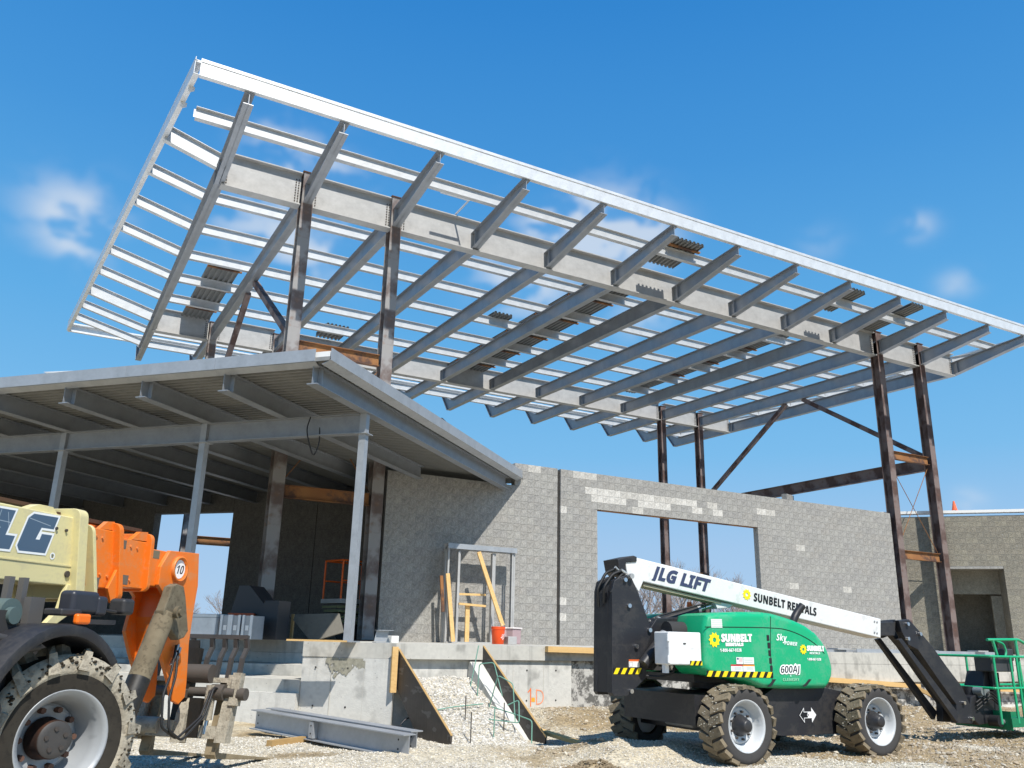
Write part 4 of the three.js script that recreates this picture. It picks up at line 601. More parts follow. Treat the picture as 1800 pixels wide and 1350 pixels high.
  // mudguard arched over the right front wheel
  { const o = []; const N = 22; for (let i = 0; i <= N; i++) { const a = mix(.72, 3.5, i / N); o.push([.76 * Math.cos(a) - .05, .77 * Math.sin(a)]); } for (let i = N; i >= 0; i--) { const a = mix(.66, 3.5, i / N), r = i > 15 ? .58 : .71; o.push([r * Math.cos(a) - .05, r * Math.sin(a)]); }
    const g = new THREE.ExtrudeGeometry(poly(o.map(([x, y]) => [x, y + .69])), { depth: .46, bevelEnabled: true, bevelSize: .012, bevelThickness: .012, bevelSegments: 2 }); part('mudguard', tri(toCreasedNormals(g, .5), false).translate(-.30, .02, .70), char, K); part('mudguard', tri(toCreasedNormals(g.clone(), .5), false).translate(-.26, .02, -1.2), char, K); }
  part('marker_lamp', rbox(.15, .075, .05, .02, -.24, 1.53, 1.16, 3), mat([.90, .17, .01], .3), K); part('lamp_bracket', merged([rbox(.22, .05, .16, .015, -.33, 1.575, 1.06), box(.34, .035, .1, .06, 1.515, 1.05)]), char, K);
  part('mirror', merged([rbox(.30, .17, .14, .035, -.10, 1.655, 1.0, 3), rbox(.12, .15, .16, .03, .08, 1.635, 1.0, 3)]), mat([.03, .032, .042], .4), K); part('work_lamp', merged([rbox(.15, .13, .15, .03, .48, 1.645, .95, 3), pipe([[.12, 1.62, .98], [.40, 1.60, .96]], .012, 6)]), char, K);
  // telescopic boom: four nested boxes, each with a collar
  const b0 = part('boom_base', rbox(4.2, .585, .56, .012, -1.40, 2.112, 0), cream, K);
  part('weld_strip', box(4.15, .012, .012, -1.40, 1.985, .281), cream, b0); part('top_rail', merged([slab([[.05, 2.40], [.22, 2.47], [.38, 2.47], [.45, 2.41]], .1).translate(0, 0, .15), box(3.4, .03, .06, -1.7, 2.415, .1)]), cream, b0);
  const ring = (s0, s1, y0, y1, l, hy0, hy1, hl, lean) => { const sh = new THREE.Shape(); const rr2 = .07; sh.moveTo(-l + rr2, y0); sh.lineTo(l - rr2, y0); sh.quadraticCurveTo(l, y0, l, y0 + rr2); sh.lineTo(l, y1 - rr2); sh.quadraticCurveTo(l, y1, l - rr2, y1); sh.lineTo(-l + rr2, y1); sh.quadraticCurveTo(-l, y1, -l, y1 - rr2); sh.lineTo(-l, y0 + rr2); sh.quadraticCurveTo(-l, y0, -l + rr2, y0); sh.holes.push(new THREE.Path([[-hl, hy0], [-hl, hy1], [hl, hy1], [hl, hy0]].map(a => new THREE.Vector2(...a)))); const g = tri(new THREE.ExtrudeGeometry(sh, { depth: s1 - s0, bevelEnabled: true, bevelSize: .006, bevelThickness: .006, bevelSegments: 2 })); g.rotateY(Math.PI / 2).translate(s0, 0, 0); const p = g.attributes.position; for (let i = 0; i < p.count; i++) p.setX(i, p.getX(i) + lean * (2.1 - p.getY(i))); return tri(g); };
  part('collar', ring(.60, .70, 1.72, 2.475, .345, 1.83, 2.39, .27, .16), cream, b0); part('collar', ring(.80, .83, 1.70, 2.36, .345, 1.83, 2.35, .26, .28), cream, b0);
  for (const z of [.27, -.27]) part('pivot_lug', slab([[.60, 1.83], [.78, 1.83], [.72, 1.60], [.52, 1.48], [.42, 1.50], [.55, 1.62]], .05, .006).translate(0, 0, z), cream, b0); part('pin', merged([cyl(.03, .03, .03, 14).rotateX(Math.PI / 2).translate(.64, 1.74, .31), cyl(.028, .028, .02, 14).rotateX(Math.PI / 2).translate(.58, 1.915, .286), ...[.36, .48].map(s => cyl(.013, .013, .02, 8).rotateX(Math.PI / 2).translate(s, 2.29 - s * .02, .286))]), M.bolt, b0);
  part('chain', merged([box(1.2, .035, .10, 1.1, 2.43, .10), box(.5, .03, .08, .15, 2.47, .05)]), mat([.09, .045, .025], .8, .2), b0);
  part('hose_bracket', merged([box(.025, .14, .03, -.30, 1.75, .2), box(.025, .14, .03, -.24, 1.75, .2), box(.09, .02, .03, -.27, 1.79, .2), box(.09, .02, .03, -.27, 1.73, .2)]), cream, b0);
  const b1 = part('boom_section', rbox(1.9, .53, .47, .01, .38, 2.095, 0), orange, K); part('collar', ring(1.22, 1.27, 1.73, 2.43, .30, 1.84, 2.355, .22, .20), orange, b1); part('gusset', slab([[.98, 2.36], [1.08, 2.44], [1.17, 2.45], [1.19, 2.37]], .05).translate(0, 0, .2), orange, b1);
  part('gusset', slab([[1.14, 1.83], [1.24, 2.02], [1.32, 2.02], [1.33, 1.80], [1.22, 1.70]], .03, .004).translate(0, 0, .27), orange, b1); part('wear_pad_bolt', merged([[.93, 2.29], [1.02, 2.28], [1.06, 1.95], [1.16, 1.94]].map(([a, b]) => cyl(.013, .013, .02, 8).rotateX(Math.PI / 2).translate(a, b, .238))), orange, b1);
  part('scuff', merged([rbox(.13, .07, .004, .001, .80, 2.32, .2355), rbox(.14, .10, .004, .001, 1.0, 1.87, .2355)]), mat([.16, .13, .10], .8, .1, { map: T.wear }), b1);
  const b2 = part('boom_section', rbox(1.9, .46, .39, .01, .92, 2.09, 0), orange, K); part('collar', ring(1.76, 1.80, 1.84, 2.40, .245, 1.89, 2.315, .185, .06), orange, b2); part('gusset', slab([[1.50, 2.32], [1.62, 2.41], [1.74, 2.42], [1.76, 2.33]], .05).translate(0, 0, .17), orange, b2); part('wear_pad_bolt', merged([[1.50, 2.25], [1.60, 2.245], [1.55, 1.93]].map(([a, b]) => cyl(.013, .013, .02, 8).rotateX(Math.PI / 2).translate(a, b, .198))), orange, b2);
  part('scuff', merged([rbox(.14, .08, .004, .001, 1.36, 2.26, .1955), rbox(.15, .09, .004, .001, 1.46, 1.93, .1955)]), mat([.16, .13, .10], .8, .1, { map: T.wear }), b2);
  const b3 = part('boom_section', rbox(1.9, .37, .32, .01, 1.35, 2.085, 0), orange, K); part('scuff', rbox(.16, .08, .004, .001, 1.95, 2.22, .1605), mat([.20, .17, .11], .8, .1, { map: T.wear }), b3);
  // gooseneck head: two side plates and a curved back
  const side = [[2.02, 2.10], [2.15, 2.278], [2.687, 2.301], [2.745, 1.951], [2.72, 1.675], [2.71, 1.346], [2.76, .935], [2.763, .79], [2.66, .723], [2.54, .763], [2.437, .947], [2.231, 1.232], [2.10, 1.45], [2.14, 1.65], [2.18, 1.80], [2.02, 1.92]];
  const hd = part('boom_head', merged([slab(side, .045, .006).translate(0, 0, .18), slab(side, .045, .006).translate(0, 0, -.18), slab([[2.35, 1.2], [2.40, 1.22], [2.29, 1.60], [2.36, 1.88], [2.31, 1.90], [2.23, 1.60]], .33), slab([[2.66, 2.28], [2.70, 2.28], [2.745, 1.95], [2.715, 1.35], [2.675, 1.35], [2.69, 1.9]], .34)]), orange, K);
  part('pin_boss', merged([lathe([[.135, .0], [.135, .035], [.115, .04], [.105, .012], [.001, .012]], 32).translate(2.335, 2.10, .2)]), orange, hd);
  decal(hd, 'number_disc', .20, .20, 900, [2.335, 2.10, .2165], 0, (x, w, h) => { x.fillStyle = '#f4f1ee'; x.beginPath(); x.arc(.1, .1, .098, 0, 7); x.fill(); word(x, '10', .098, .104, .125, '#17141a', { align: 'center', style: 'italic', sx: 1 }); });
  decal(b0, 'lettering', 1.20, .42, 500, [-.155, 2.205, .2835], 0.02, (x, w, h) => {
    const P = a => { x.beginPath(); a.forEach(([u, v], i) => i ? x.lineTo(u, v) : x.moveTo(u, v)); x.closePath(); }; const st = (f) => { x.lineJoin = 'miter'; x.strokeStyle = '#eef0ee'; x.lineWidth = .036; f(); x.stroke(); x.fillStyle = '#4a6076'; x.fill(); };
    const s = .32; // skewed block letters J, L and G
    const k = (u, v) => [u - v * s, v];
    st(() => P([k(.22, .05), k(.40, .05), k(.40, .36), k(.10, .36), k(.10, .24), k(.22, .24)]));
    st(() => P([k(.46, .05), k(.66, .05), k(.66, .25), k(.76, .25), k(.76, .36), k(.46, .36)]));
    st(() => P([k(.86, .05), k(1.14, .05), k(1.14, .155), k(1.00, .155), k(.985, .255), k(1.03, .255), k(1.03, .205), k(1.15, .205), k(1.15, .36), k(.86, .36), k(.82, .32), k(.82, .09)]));
    x.strokeStyle = '#eef0ee'; x.lineWidth = .011; x.beginPath(); x.arc(1.125, .375, .024, 0, 7); x.stroke(); word(x, 'R', 1.125, .377, .032, '#4a6076', { align: 'center' });
    x.strokeStyle = 'rgba(190,200,205,.8)'; x.lineWidth = .005; for (const [a, b, c, d] of [[.1, .12, .62, .15], [.35, .09, .52, .2], [.5, .06, .44, .33], [.57, .07, .6, .18], [.8, .09, 1.05, .13]]) { x.beginPath(); x.moveTo(a, b); x.lineTo(c, d); x.stroke(); }
  });
  // tilt link and the big mud-caked cylinder beside the head
  part('tilt_link', slab([[2.03, 1.90], [2.12, 1.935], [2.24, 1.915], [2.30, 1.80], [2.42, 1.47], [2.36, 1.40], [2.26, 1.375], [1.95, 1.585], [1.94, 1.66], [2.0, 1.80]], .10, .012).translate(0, 0, .31), mat([.42, .39, .32], .85, 0, { map: T.mud }), K);
  { const a = V(2.06, 1.63, .30), b = V(1.50, .40, .30), d = b.clone().sub(a), l = d.length(), q = new THREE.Quaternion().setFromUnitVectors(V(0, 1, 0), d.clone().normalize()); const c = part('tilt_cylinder', merged([cyl(.108, .108, l * .5, 24).translate(0, l * .25, 0)]), mat([.48, .44, .36], .9, 0, { map: T.mud }), K, a.toArray()); c.quaternion.copy(q); part('scraped_barrel', cyl(.109, .109, l * .5, 24).translate(0, l * .75, 0), mat([.06, .062, .068], .5, .1, { map: T.mud }), c); part('pin', merged([cyl(.06, .06, .04, 18).rotateX(Math.PI / 2).translate(0, -.02, .14), cyl(.035, .035, .05, 14).rotateX(Math.PI / 2).translate(0, -.02, .16)]), mat([.40, .37, .30], .85, 0, { map: T.mud }), c); }
  // fork carriage, tilted forward
  const cg = new THREE.Group(); cg.name = 'fork_carriage'; cg.position.set(3.02, .40, .02); cg.rotation.z = -.14; K.add(cg);
  part('frame', merged([box(.07, .13, 1.18, 0, .02, 0), box(.06, .05, 1.18, .04, .56, 0), slab([[-.05, -.08], [.07, -.08], [.09, .30], [.10, .62], [.02, .62], [-.02, .3]], .13).translate(0, 0, .53), slab([[-.05, -.08], [.07, -.08], [.09, .30], [.10, .62], [.02, .62], [-.02, .3]], .13).translate(0, 0, -.53), box(.09, .34, .10, .0, .47, .60)]), M.mud, cg);
  part('centre_plate', merged([slab([[-.05, 0], [.06, 0], [.06, .75], [-.02, .98], [-.07, .6]], .16).translate(0, 0, -.03), box(.06, .26, .32, -.02, .76, -.06), slab([[-.05, -.04], [.03, -.04], [.05, .36], [-.10, .36]], .14).translate(0, 0, .18)]), mat([.05, .046, .043], .6, .2, { map: T.mud }), cg);
  for (const z of [-.45, -.27, -.10, .14, .30, .44, .575]) part('backrest_bar', merged([slab([[.02, .58], [.065, .58], [.075, .80], [.14, .92], [.10, 1.02], [.055, 1.02], [.09, .92], [.03, .80]], .045).translate(0, 0, z)]), steelD, cg);
  part('backrest_top', merged([box(.05, .045, 1.06, .08, 1.035, .06)]), steelD, cg);
  part('cross_shaft', merged([cyl(.05, .05, 1.0, 16).rotateX(Math.PI / 2).translate(-.02, .43, .1), cyl(.085, .085, .16, 18).rotateX(Math.PI / 2).translate(-.02, .43, .40), cyl(.065, .065, .09, 16).rotateX(Math.PI / 2).translate(-.0, .42, .68)]), mat([.10, .085, .07], .7, .2, { map: T.wear }), cg);
  part('side_cylinder', merged([cyl(.055, .055, .36, 16).rotateZ(.08).translate(-.04, .32, .32)]), M.mud, cg); part('cylinder_rod', cyl(.022, .022, .16, 12).translate(-.02, .08, .32), chrome, cg); part('tilt_drum', merged([cyl(.10, .10, .34, 20).rotateX(Math.PI / 2).translate(-.03, .62, .12), cyl(.045, .045, .06, 14).rotateX(Math.PI / 2).translate(-.08, .40, .02)]), mat([.09, .075, .062], .7, .1, { map: T.wear }), cg);
  part('mud_bracket', merged([slab([[-.14, -.1], [.0, -.1], [.05, .28], [-.04, .36], [-.12, .2]], .12, .01).translate(0, 0, .05), cyl(.09, .09, .34, 18).rotateX(Math.PI / 2).translate(-.12, .06, -.34), box(.16, .16, .3, -.08, .04, -.15)]), M.mud, cg);
  for (const z of [-.40, .40]) part('fork', merged([slab([[.03, -.02], [.09, -.02], [.11, -.175], [1.36, -.195], [1.36, -.215], [.06, -.24], [.02, -.20]], .125, .004).translate(0, 0, z), slab([[.045, -.05], [.10, -.05], [.13, .55], [.075, .55]], .11).translate(0, 0, z)]), mat([.75, .66, .52], .75, .1, { map: T.mud }), cg);
  part('hose', merged([pipe([[2.42, 1.32, .24], [2.30, 1.05, .30], [2.12, .85, .36], [2.10, .55, .40], [2.35, .42, .42], [2.70, .60, .45], [2.90, .86, .42], [3.06, .82, .42]], .013, 7), pipe([[2.46, 1.30, .24], [2.36, 1.02, .32], [2.20, .82, .38], [2.18, .52, .43], [2.4, .40, .45], [2.75, .62, .47], [2.92, .89, .44], [3.06, .85, .44]], .013, 7)]), hose, K); part('hose_fitting', merged([[2.43, 1.30], [2.40, 1.22], [2.37, 1.15], [2.47, 1.27], [2.45, 1.18]].map(([a, b]) => cyl(.018, .018, .06, 8).rotateZ(-.35).translate(a, b, .25))), mat([.5, .5, .5], .35, .7), K);
  // rear of the machine, out of the picture to the left
  for (const z of [.36, -.36]) part('rear_upright', slab([[-3.9, 1.0], [-2.9, 1.0], [-3.1, 2.3], [-3.35, 2.48], [-3.6, 2.3]], .08, .01).translate(0, 0, z), orange, K);
  part('cab', merged([rbox(1.5, .5, .75, .04, -1.4, 1.25, -.85), ...[[-2.1, -.5], [-.7, -.5], [-2.1, -1.2], [-.7, -1.2]].map(([x, z]) => box(.08, 1.15, .08, x, 2.05, z)), rbox(1.55, .1, .8, .03, -1.4, 2.66, -.85)]), char, K);
}
// ---------------------------------------------------------------- stair formwork filled with gravel
{
  const zw = -13.48, board = (name, label, x, pts) => { const t = thing(name, label, 'form board', [x, 0, zw], -Math.PI / 2); part('panel', slab(pts, .03, .003), M.ply, t); return t; };   // local x runs towards the yard
  const sgn = p => p.map(([a, y]) => [a, y + E]);
  const flip = t => { t.rotation.y = -Math.PI / 2; return t; };
  const a = flip(board('form_board', 'dark stained plywood side form on the left of the gravel stair fill', 5.44, sgn([[0, -.17], [2.11, -1.27], [2.06, -1.56], [1.1, -1.50], [0, -.76]])));
  const b = flip(board('form_board', 'dark stained plywood side form on the right of the gravel stair fill', 7.0, sgn([[-.02, -.10], [2.06, -1.34], [2.0, -1.62], [1.6, -1.62], [-.02, -.62]])));
  part('edge', slab(sgn([[0, -.168], [2.11, -1.268], [2.11, -1.28], [0, -.18]]), .034), M.woodOld, a); part('edge', slab(sgn([[-.02, -.098], [2.06, -1.338], [2.06, -1.35], [-.02, -.11]]), .034), M.woodOld, b);
  solo('timber', box(.10, .70, .045, 0, 0, 0), M.wood, 'orange timber upright nailed to the dock beside the left form board', 'timber', [5.355, E - .49, -13.43], [0, 0, .0], 'loose lumber');
  const ck = thing('stair_cheek', 'white sloping concrete cheek inside the right form board', 'stair cheek', [6.87, 0, zw], -Math.PI / 2); part('block', slab(sgn([[-.1, -.36], [-.05, -.36], [1.80, -1.56], [1.2, -1.62], [-.1, -.95]]), .22, .004), mat([.74, .74, .71], .85, 0, { map: T.conc }), ck);
  const g = new THREE.PlaneGeometry(1.34, 2.45, 44, 84).rotateX(-Math.PI / 2), p = g.attributes.position; const fy = (x, z) => E - .62 - clamp((z + 13.5) / 2.1) * .88 + .10 * (fbm(x * 3, z * 3, 4, 0, 701) - .5) + .03 * (fbm(x * 12, z * 12, 2, 0, 702) - .5);
  for (let i = 0; i < p.count; i++) { const x = p.getX(i) + 6.11, z = p.getZ(i) - 12.41; p.setXYZ(i, x, fy(x, z), z); } g.computeVertexNormals(); const uv = g.attributes.uv; for (let i = 0; i < p.count; i++) uv.setXY(i, p.getX(i), p.getZ(i));
  const fill = solo('gravel_fill', g, mat([.68, .645, .57], 1, 0, { map: T.soil, bumpMap: T.soilB, bumpScale: .04 }), 'sloping pale gravel fill between the two dark form boards', 'gravel'); fill.userData.kind = 'stuff';
  scatter('gravel', 'loose stones on the sloping fill between the form boards', 9000, () => { const x = rr(5.47, 6.76), z = rr(-13.6, -11.2); return [x, fy(x, z), z]; }, () => rnd() < .3 ? [.42, .40, .36] : [.66, .63, .57], .008, .024);
  // coated reinforcing bars sticking out of the fill
  const bar = mat([.16, .34, .26], .6), dark = mat([.11, .10, .085], .7, .3); seed = 77;
  const rods = [[[6.05, -12.2, 0], [6.05, -12.2, .35]], [[6.3, -11.75, 0], [6.31, -11.75, .42]], [[5.85, -11.6, 0], [5.85, -11.6, .42]], [[6.55, -11.9, 0], [6.55, -11.9, .4]], [[6.62, -13.2, 0], [6.80, -13.3, .62]], [[6.66, -12.6, 0], [6.7, -12.4, .55], [6.86, -12.2, .5], [6.8, -12.0, .05]], [[6.6, -12.9, 0], [6.62, -12.9, .5], [6.78, -12.7, .62], [6.84, -12.5, .2]], [[6.55, -12.3, .15], [6.78, -11.9, .2], [6.86, -11.6, .28], [6.8, -11.5, .0]], [[6.4, -12.1, .05], [6.7, -11.7, .22], [6.8, -11.9, .42], [6.66, -12.0, .3]], [[5.6, -12.4, .03], [6.0, -12.5, .06], [6.5, -12.5, .09]]];
  rods.forEach((r, i) => { const where = ['near the top middle', 'near the foot, middle', 'near the foot, left', 'near the foot, right', 'slanting beside the top of the white cheek', 'bent beside the middle of the white cheek', 'hooked over the upper white cheek', 'looped at the foot of the right board', 'crossing the loop by the right board', 'lying flat across the gravel'][i]; const pts = r.map(([x, z, h]) => [x, fy(x, z) + h, z]); solo('rebar', pipe(pts, .009, 6), i % 3 === 1 || i > 4 ? bar : dark, `thin reinforcing bar ${where} of the stair fill`.replace(' of the stair fill', i > 3 ? '' : ' of the stair fill'), 'rebar', null, null, 'reinforcing bars in the stair fill'); });
  const pl = solo('timber', box(.09, .05, 1.1), M.wood, 'short yellow board lying aslant at the foot of the right form board', 'timber', [7.2, .10, -11.25], [.12, .25, .1], 'loose lumber');
}
// spray-painted mark on the dock wall
{ const [g, m] = print(.36, .36, 500, (x, w, h) => { x.strokeStyle = '#f2783a'; x.lineWidth = .018; x.lineCap = 'round'; x.beginPath(); x.moveTo(.07, .04); x.lineTo(.075, .33); x.moveTo(.02, .10); x.lineTo(.07, .05); x.stroke(); x.strokeStyle = '#f39a72'; x.beginPath(); x.moveTo(.19, .06); x.lineTo(.195, .30); x.moveTo(.19, .07); x.quadraticCurveTo(.33, .06, .33, .18); x.quadraticCurveTo(.33, .30, .195, .30); x.stroke(); x.fillStyle = 'rgba(245,170,60,.85)'; x.fillRect(.09, .19, .07, .07); }); solo('paint_mark', g, m, 'orange sprayed letters on the pale dock wall right of the stair', 'paint mark', [8.09, E - .94, -13.556]); }
// ---------------------------------------------------------------- lumber, steel and odds on the dock and in the yard
solo('timber', box(2.6, .10, .10), M.wood, 'long yellow timber lying on the dock edge left of the boom lift', 'timber', [9.53, SL - .06, -13.44], [0, 0, -.012], 'loose lumber');
solo('timber', box(3.4, .10, .09), M.wood, 'long yellow timber fixed along the dock wall behind the lift wheel', 'timber', [16.6, E - .72, -13.45], [0, 0, -.05], 'loose lumber');
solo('timber', box(5.5, .09, .09), M.wood, 'yellow timber along the dock wall behind the lift platform', 'timber', [21.6, E - .90, -13.45], [0, 0, -.03], 'loose lumber');
solo('timber', box(2.0, .09, .05), M.woodOld, 'pale board propped aslant against the dock below the jib', 'timber', [18.95, E - 1.1, -13.38], [0, 0, -.30], 'loose lumber');
solo('timber', box(1.0, .028, .20), M.wood, 'flat orange plank on the dock edge beside the corner post', 'timber', UV(.35, -.42, SL + .016).toArray(), [0, turnA, 0], 'loose lumber');
solo('timber', box(.66, .085, .10), M.woodOld, 'short grey timber block under the near end of the steel beams', 'timber', [3.40, .07, -12.25], [0, .55, 0], 'loose lumber');
{ // two steel beams lying side by side
  const dir = V(4.38 - 3.31, 0, -10.45 + 13.72).normalize(), nrm = V(-dir.z, 0, dir.x);
  [[0, 'nearer of two short grey steel beams lying in front of the dock'], [1, 'farther of two short grey steel beams lying in front of the dock']].forEach(([k, lb]) => {
    const p = V(3.31, .075, -13.72).addScaledVector(nrm, -.34 * k).addScaledVector(dir, k * -.15), q = p.clone().addScaledVector(dir, 3.5 - k * .1); p.y += .03; q.y = .045;
    const t = thing('steel_beam', lb, 'steel beam', p.toArray(), 0, 'steel beams on the ground'), m = member('beam', t, p, q, I(.20, .27, .014, .009), M.galv); m.position.set(0, 0, 0);
    for (const z of [1.55]) { const s = part('clip_plate', box(.085, .21, .10, -.05, .135, z), M.galv, t); s.quaternion.copy(m.quaternion); part('clip_plate', box(.085, .21, .012, .05, .135, z), M.galv, t).quaternion.copy(m.quaternion); for (const y of [.09, .19]) part('hole', cyl(.012, .012, .004, 10).rotateZ(Math.PI / 2).translate(-.094, y, z), M.hole, t).quaternion.copy(m.quaternion); }
    for (const z of [.07, 3.30]) for (const y of [.08, .19]) part('hole', cyl(.013, .013, .013, 10).rotateZ(Math.PI / 2).translate(0, y, z), M.hole, t).quaternion.copy(m.quaternion);
  });
}
const steelBits = [[15.9, 2.6, .05, .22, -14.0, 0, 'grey steel sheets stacked at the dock edge behind the green hood'], [18.2, 3.0, .08, .12, -13.8, .02, 'pale steel channel lying on the dock edge behind the jib'], [20.9, 2.6, .07, .14, -13.9, -.02, 'pale steel channel lying on the dock edge behind the lift platform']];
for (const [x, l, h, d, z, r, lb] of steelBits) { const t = thing('steel_channel', lb, 'steel channel', [x, SL, z], r); member('channel', t, V(x - l / 2, SL + .004, z), V(x + l / 2, SL + .004, z), C(d, h), M.galv).position.set(-l / 2, .004, 0); part('packing', box(.4, .03, .3, l * .2, h + .02, -.05), M.galvDull, t); }
solo('teal_bucket', merged([cyl(.14, .12, .30, 20).translate(0, .15, 0), cyl(.15, .15, .03, 20).translate(0, .3, 0)]), mat([.01, .30, .30], .5), 'small teal bucket on the ground behind the lift chassis', 'bucket', [10.28, gh(10.28, -12.4), -12.4]);
{ const t = thing('traffic_cone', 'small orange traffic cone on the right wing wall coping', 'traffic cone', [29.77, SL + 5.08, -19.56]); part('cone', cyl(.03, .10, .36, 16).translate(0, .19, 0), mat([.85, .16, .06], .6), t); part('base', box(.26, .02, .26, 0, .01, 0), mat([.85, .16, .06], .6), t); }
// orange pail with its printed label
{
  const b = thing('orange_pail', 'bright orange five gallon pail with white print near the stud frame', 'pail', [9.16, SL, -17.0]); const om = mat([.85, .085, .008], .45);
  part('body', tri(new THREE.LatheGeometry([[.001, .004], [.128, .004], [.148, .31], [.156, .31], [.158, .33], [.15, .335], [.156, .35], [.157, .368], [.147, .37], [.144, .335], [.125, .02], [.001, .02]].map(a => new THREE.Vector2(...a)), 36), false), om, b);
  const hp = [[-.155, .30, .0]]; for (let i = 1; i < 8; i++) { const a = Math.PI * (1 - i / 8); hp.push([.155 * Math.cos(a), .34 + .13 * Math.sin(a), -.08 * Math.sin(a)]); } hp.push([.155, .30, 0]); part('handle', tube(hp, .004, 6), mat([.6, .6, .6], .4, .6), b);
  const c = document.createElement('canvas'); c.width = 256; c.height = 256; const x = c.getContext('2d'); x.clearRect(0, 0, 256, 256); x.fillStyle = '#e8531c'; x.translate(128, 128); x.fillStyle = '#f6ece6'; x.rotate(-.78); x.font = 'bold 46px sans-serif'; x.textAlign = 'center'; x.textBaseline = 'middle'; for (const [s, y, z] of [['THE', -58, 30], ['HOME', -16, 60], ['DEPOT', 40, 58]]) { x.font = `bold ${z}px sans-serif`; x.fillText(s, 0, y); } const t = new THREE.CanvasTexture(c); t.colorSpace = THREE.SRGBColorSpace; t.magFilter = THREE.LinearFilter;
  part('print', new THREE.CylinderGeometry(.1465, .1385, .19, 24, 1, true, -.85, 1.7), new THREE.MeshStandardMaterial({ map: t, transparent: true, alphaTest: .4, roughness: .5, side: THREE.DoubleSide }), b, [0, .17, 0], [0, .5, 0]);
}
solo('grey_block', rbox(.22, .17, .20, .01, 0, .085, 0), M.galvDull, 'small grey block on the slab beside the orange pail', 'block', [9.47, SL, -17.0]);
for (const [x, y, sx, lb, ry] of [[10.55, 0, .56, 'dusty pink storage tote with a flat pale lid behind the stud frame', 0], [10.72, .0, .40, 'dusty pink storage tote standing askew at the right stud', .5]]) { const t = thing('storage_tote', lb, 'storage tote', [x, SL, -19.3 + (ry ? .1 : 0)], ry, 'storage totes'); const pk = mat([.42, .30, .31], .6); part('bin', slab([[-sx * .42, 0], [sx * .42, 0], [sx * .5, .36], [-sx * .5, .36]], .34, .02), pk, t); part('lid', rbox(sx * 1.08, .035, .39, .012, 0, .38, 0), mat([.78, .72, .70], .6), t); }
// steel stud door frame with lumber
{
  const f = thing('stud_frame', 'open grey steel stud frame standing against the block wall', 'stud frame', [9.77, SL, -19.18]); const st = C(.05, .09, .003), H = 2.27, x = X => X - 9.77;
  const stud = (X, z, h = H, s = 1, y0 = 0) => { const sec = s > 0 ? C(.045, .10, .004) : poly([[0, 0], [-.045, 0], [-.045, .004], [-.004, .004], [-.004, .096], [-.045, .096], [-.045, .1], [0, .1]]); const g = tri(new THREE.ExtrudeGeometry(sec, { depth: h, bevelEnabled: false })).rotateX(-Math.PI / 2); return part('stud', g, M.galvDull, f, [x(X), y0, z]); };
  stud(8.83, .12, H, 1); stud(8.86, -.10, H, 1); stud(8.95, -.22, H, 1); stud(9.12, .10, H - .1, 1); stud(9.19, .08, H - .1, -1); stud(10.07, .10, H - .1, 1); stud(10.17, .08, H - .1, -1); stud(10.66, .12, H, -1); stud(10.72, .10, H, -1);
  part('header', tri(new THREE.ExtrudeGeometry(poly([[0, 0], [.004, 0], [.004, .12], [.26, .12], [.26, 0], [.264, 0], [.264, .124], [0, .124]]), { depth: 1.93, bevelEnabled: false })).rotateY(Math.PI / 2), M.galv, f, [x(8.81), H - .06, .16]);
  part('floor_track', box(1.2, .03, .10, x(9.45), .016, .1), M.galvDull, f); part('floor_track', box(.3, .03, .10, x(10.55), .016, .1), M.galvDull, f);
  const lum = (name, p, q, w, d, m = M.wood) => { const P = V(...p).add(f.position), Q = V(...q).add(f.position); return [P, Q, w, d, m]; };
  for (const [lb, p, q, w, d, m] of [['long yellow board leaning across the stud frame opening', [x(9.60), 2.16, .22], [x(10.22), .42, .42], .10, .045, M.wood], ['upper cross piece of yellow lumber inside the stud frame', [x(9.17), 1.14, .0], [x(9.93), 1.15, .0], .05, .05, M.wood], ['lower cross piece of yellow lumber inside the stud frame', [x(9.17), .91, .06], [x(9.90), .88, .06], .05, .08, M.wood], ['yellow lumber leg under the cross piece in the stud frame', [x(9.44), .90, .03], [x(9.44), .03, .05], .11, .04, M.wood], ['yellow lumber leaning at the left side of the stud frame', [x(8.80), 1.6, .18], [x(8.97), .03, .28], .10, .04, M.wood], ['brown weathered board leaning behind the left stud', [x(8.70), 1.55, .05], [x(8.76), .7, .1], .08, .03, M.rust]]) {
    const P = V(...p).add(f.position), Q = V(...q).add(f.position), t = thing('timber', lb, 'timber', Q.toArray(), 0, 'lumber around the stud frame'); member('board', t, Q, P, R(w, d), m, V(0, 0, 1)).position.set(0, 0, 0);
  }
}
// steel offcuts near the dock corner
{ const t = thing('steel_offcut', 'short grey steel channel offcut standing on the dock above the left form board', 'steel offcut', [5.38, SL, -14.2], .15); part('web', slab([[-.12, .02], [.12, .02], [.16, .20], [-.08, .20]], .012), M.galv, t); part('flange', box(.26, .01, .12, 0, .008, .03), M.galv, t); part('flange', box(.30, .01, .12, .05, .205, .03), M.galv, t); }
solo('white_box', rbox(.16, .12, .16, .01, 0, .06, 0), mat([.75, .74, .70], .7), 'small white box on the slab at the edge of the canopy shadow', 'box', [5.66, SL, -14.35], [0, .3, 0]);
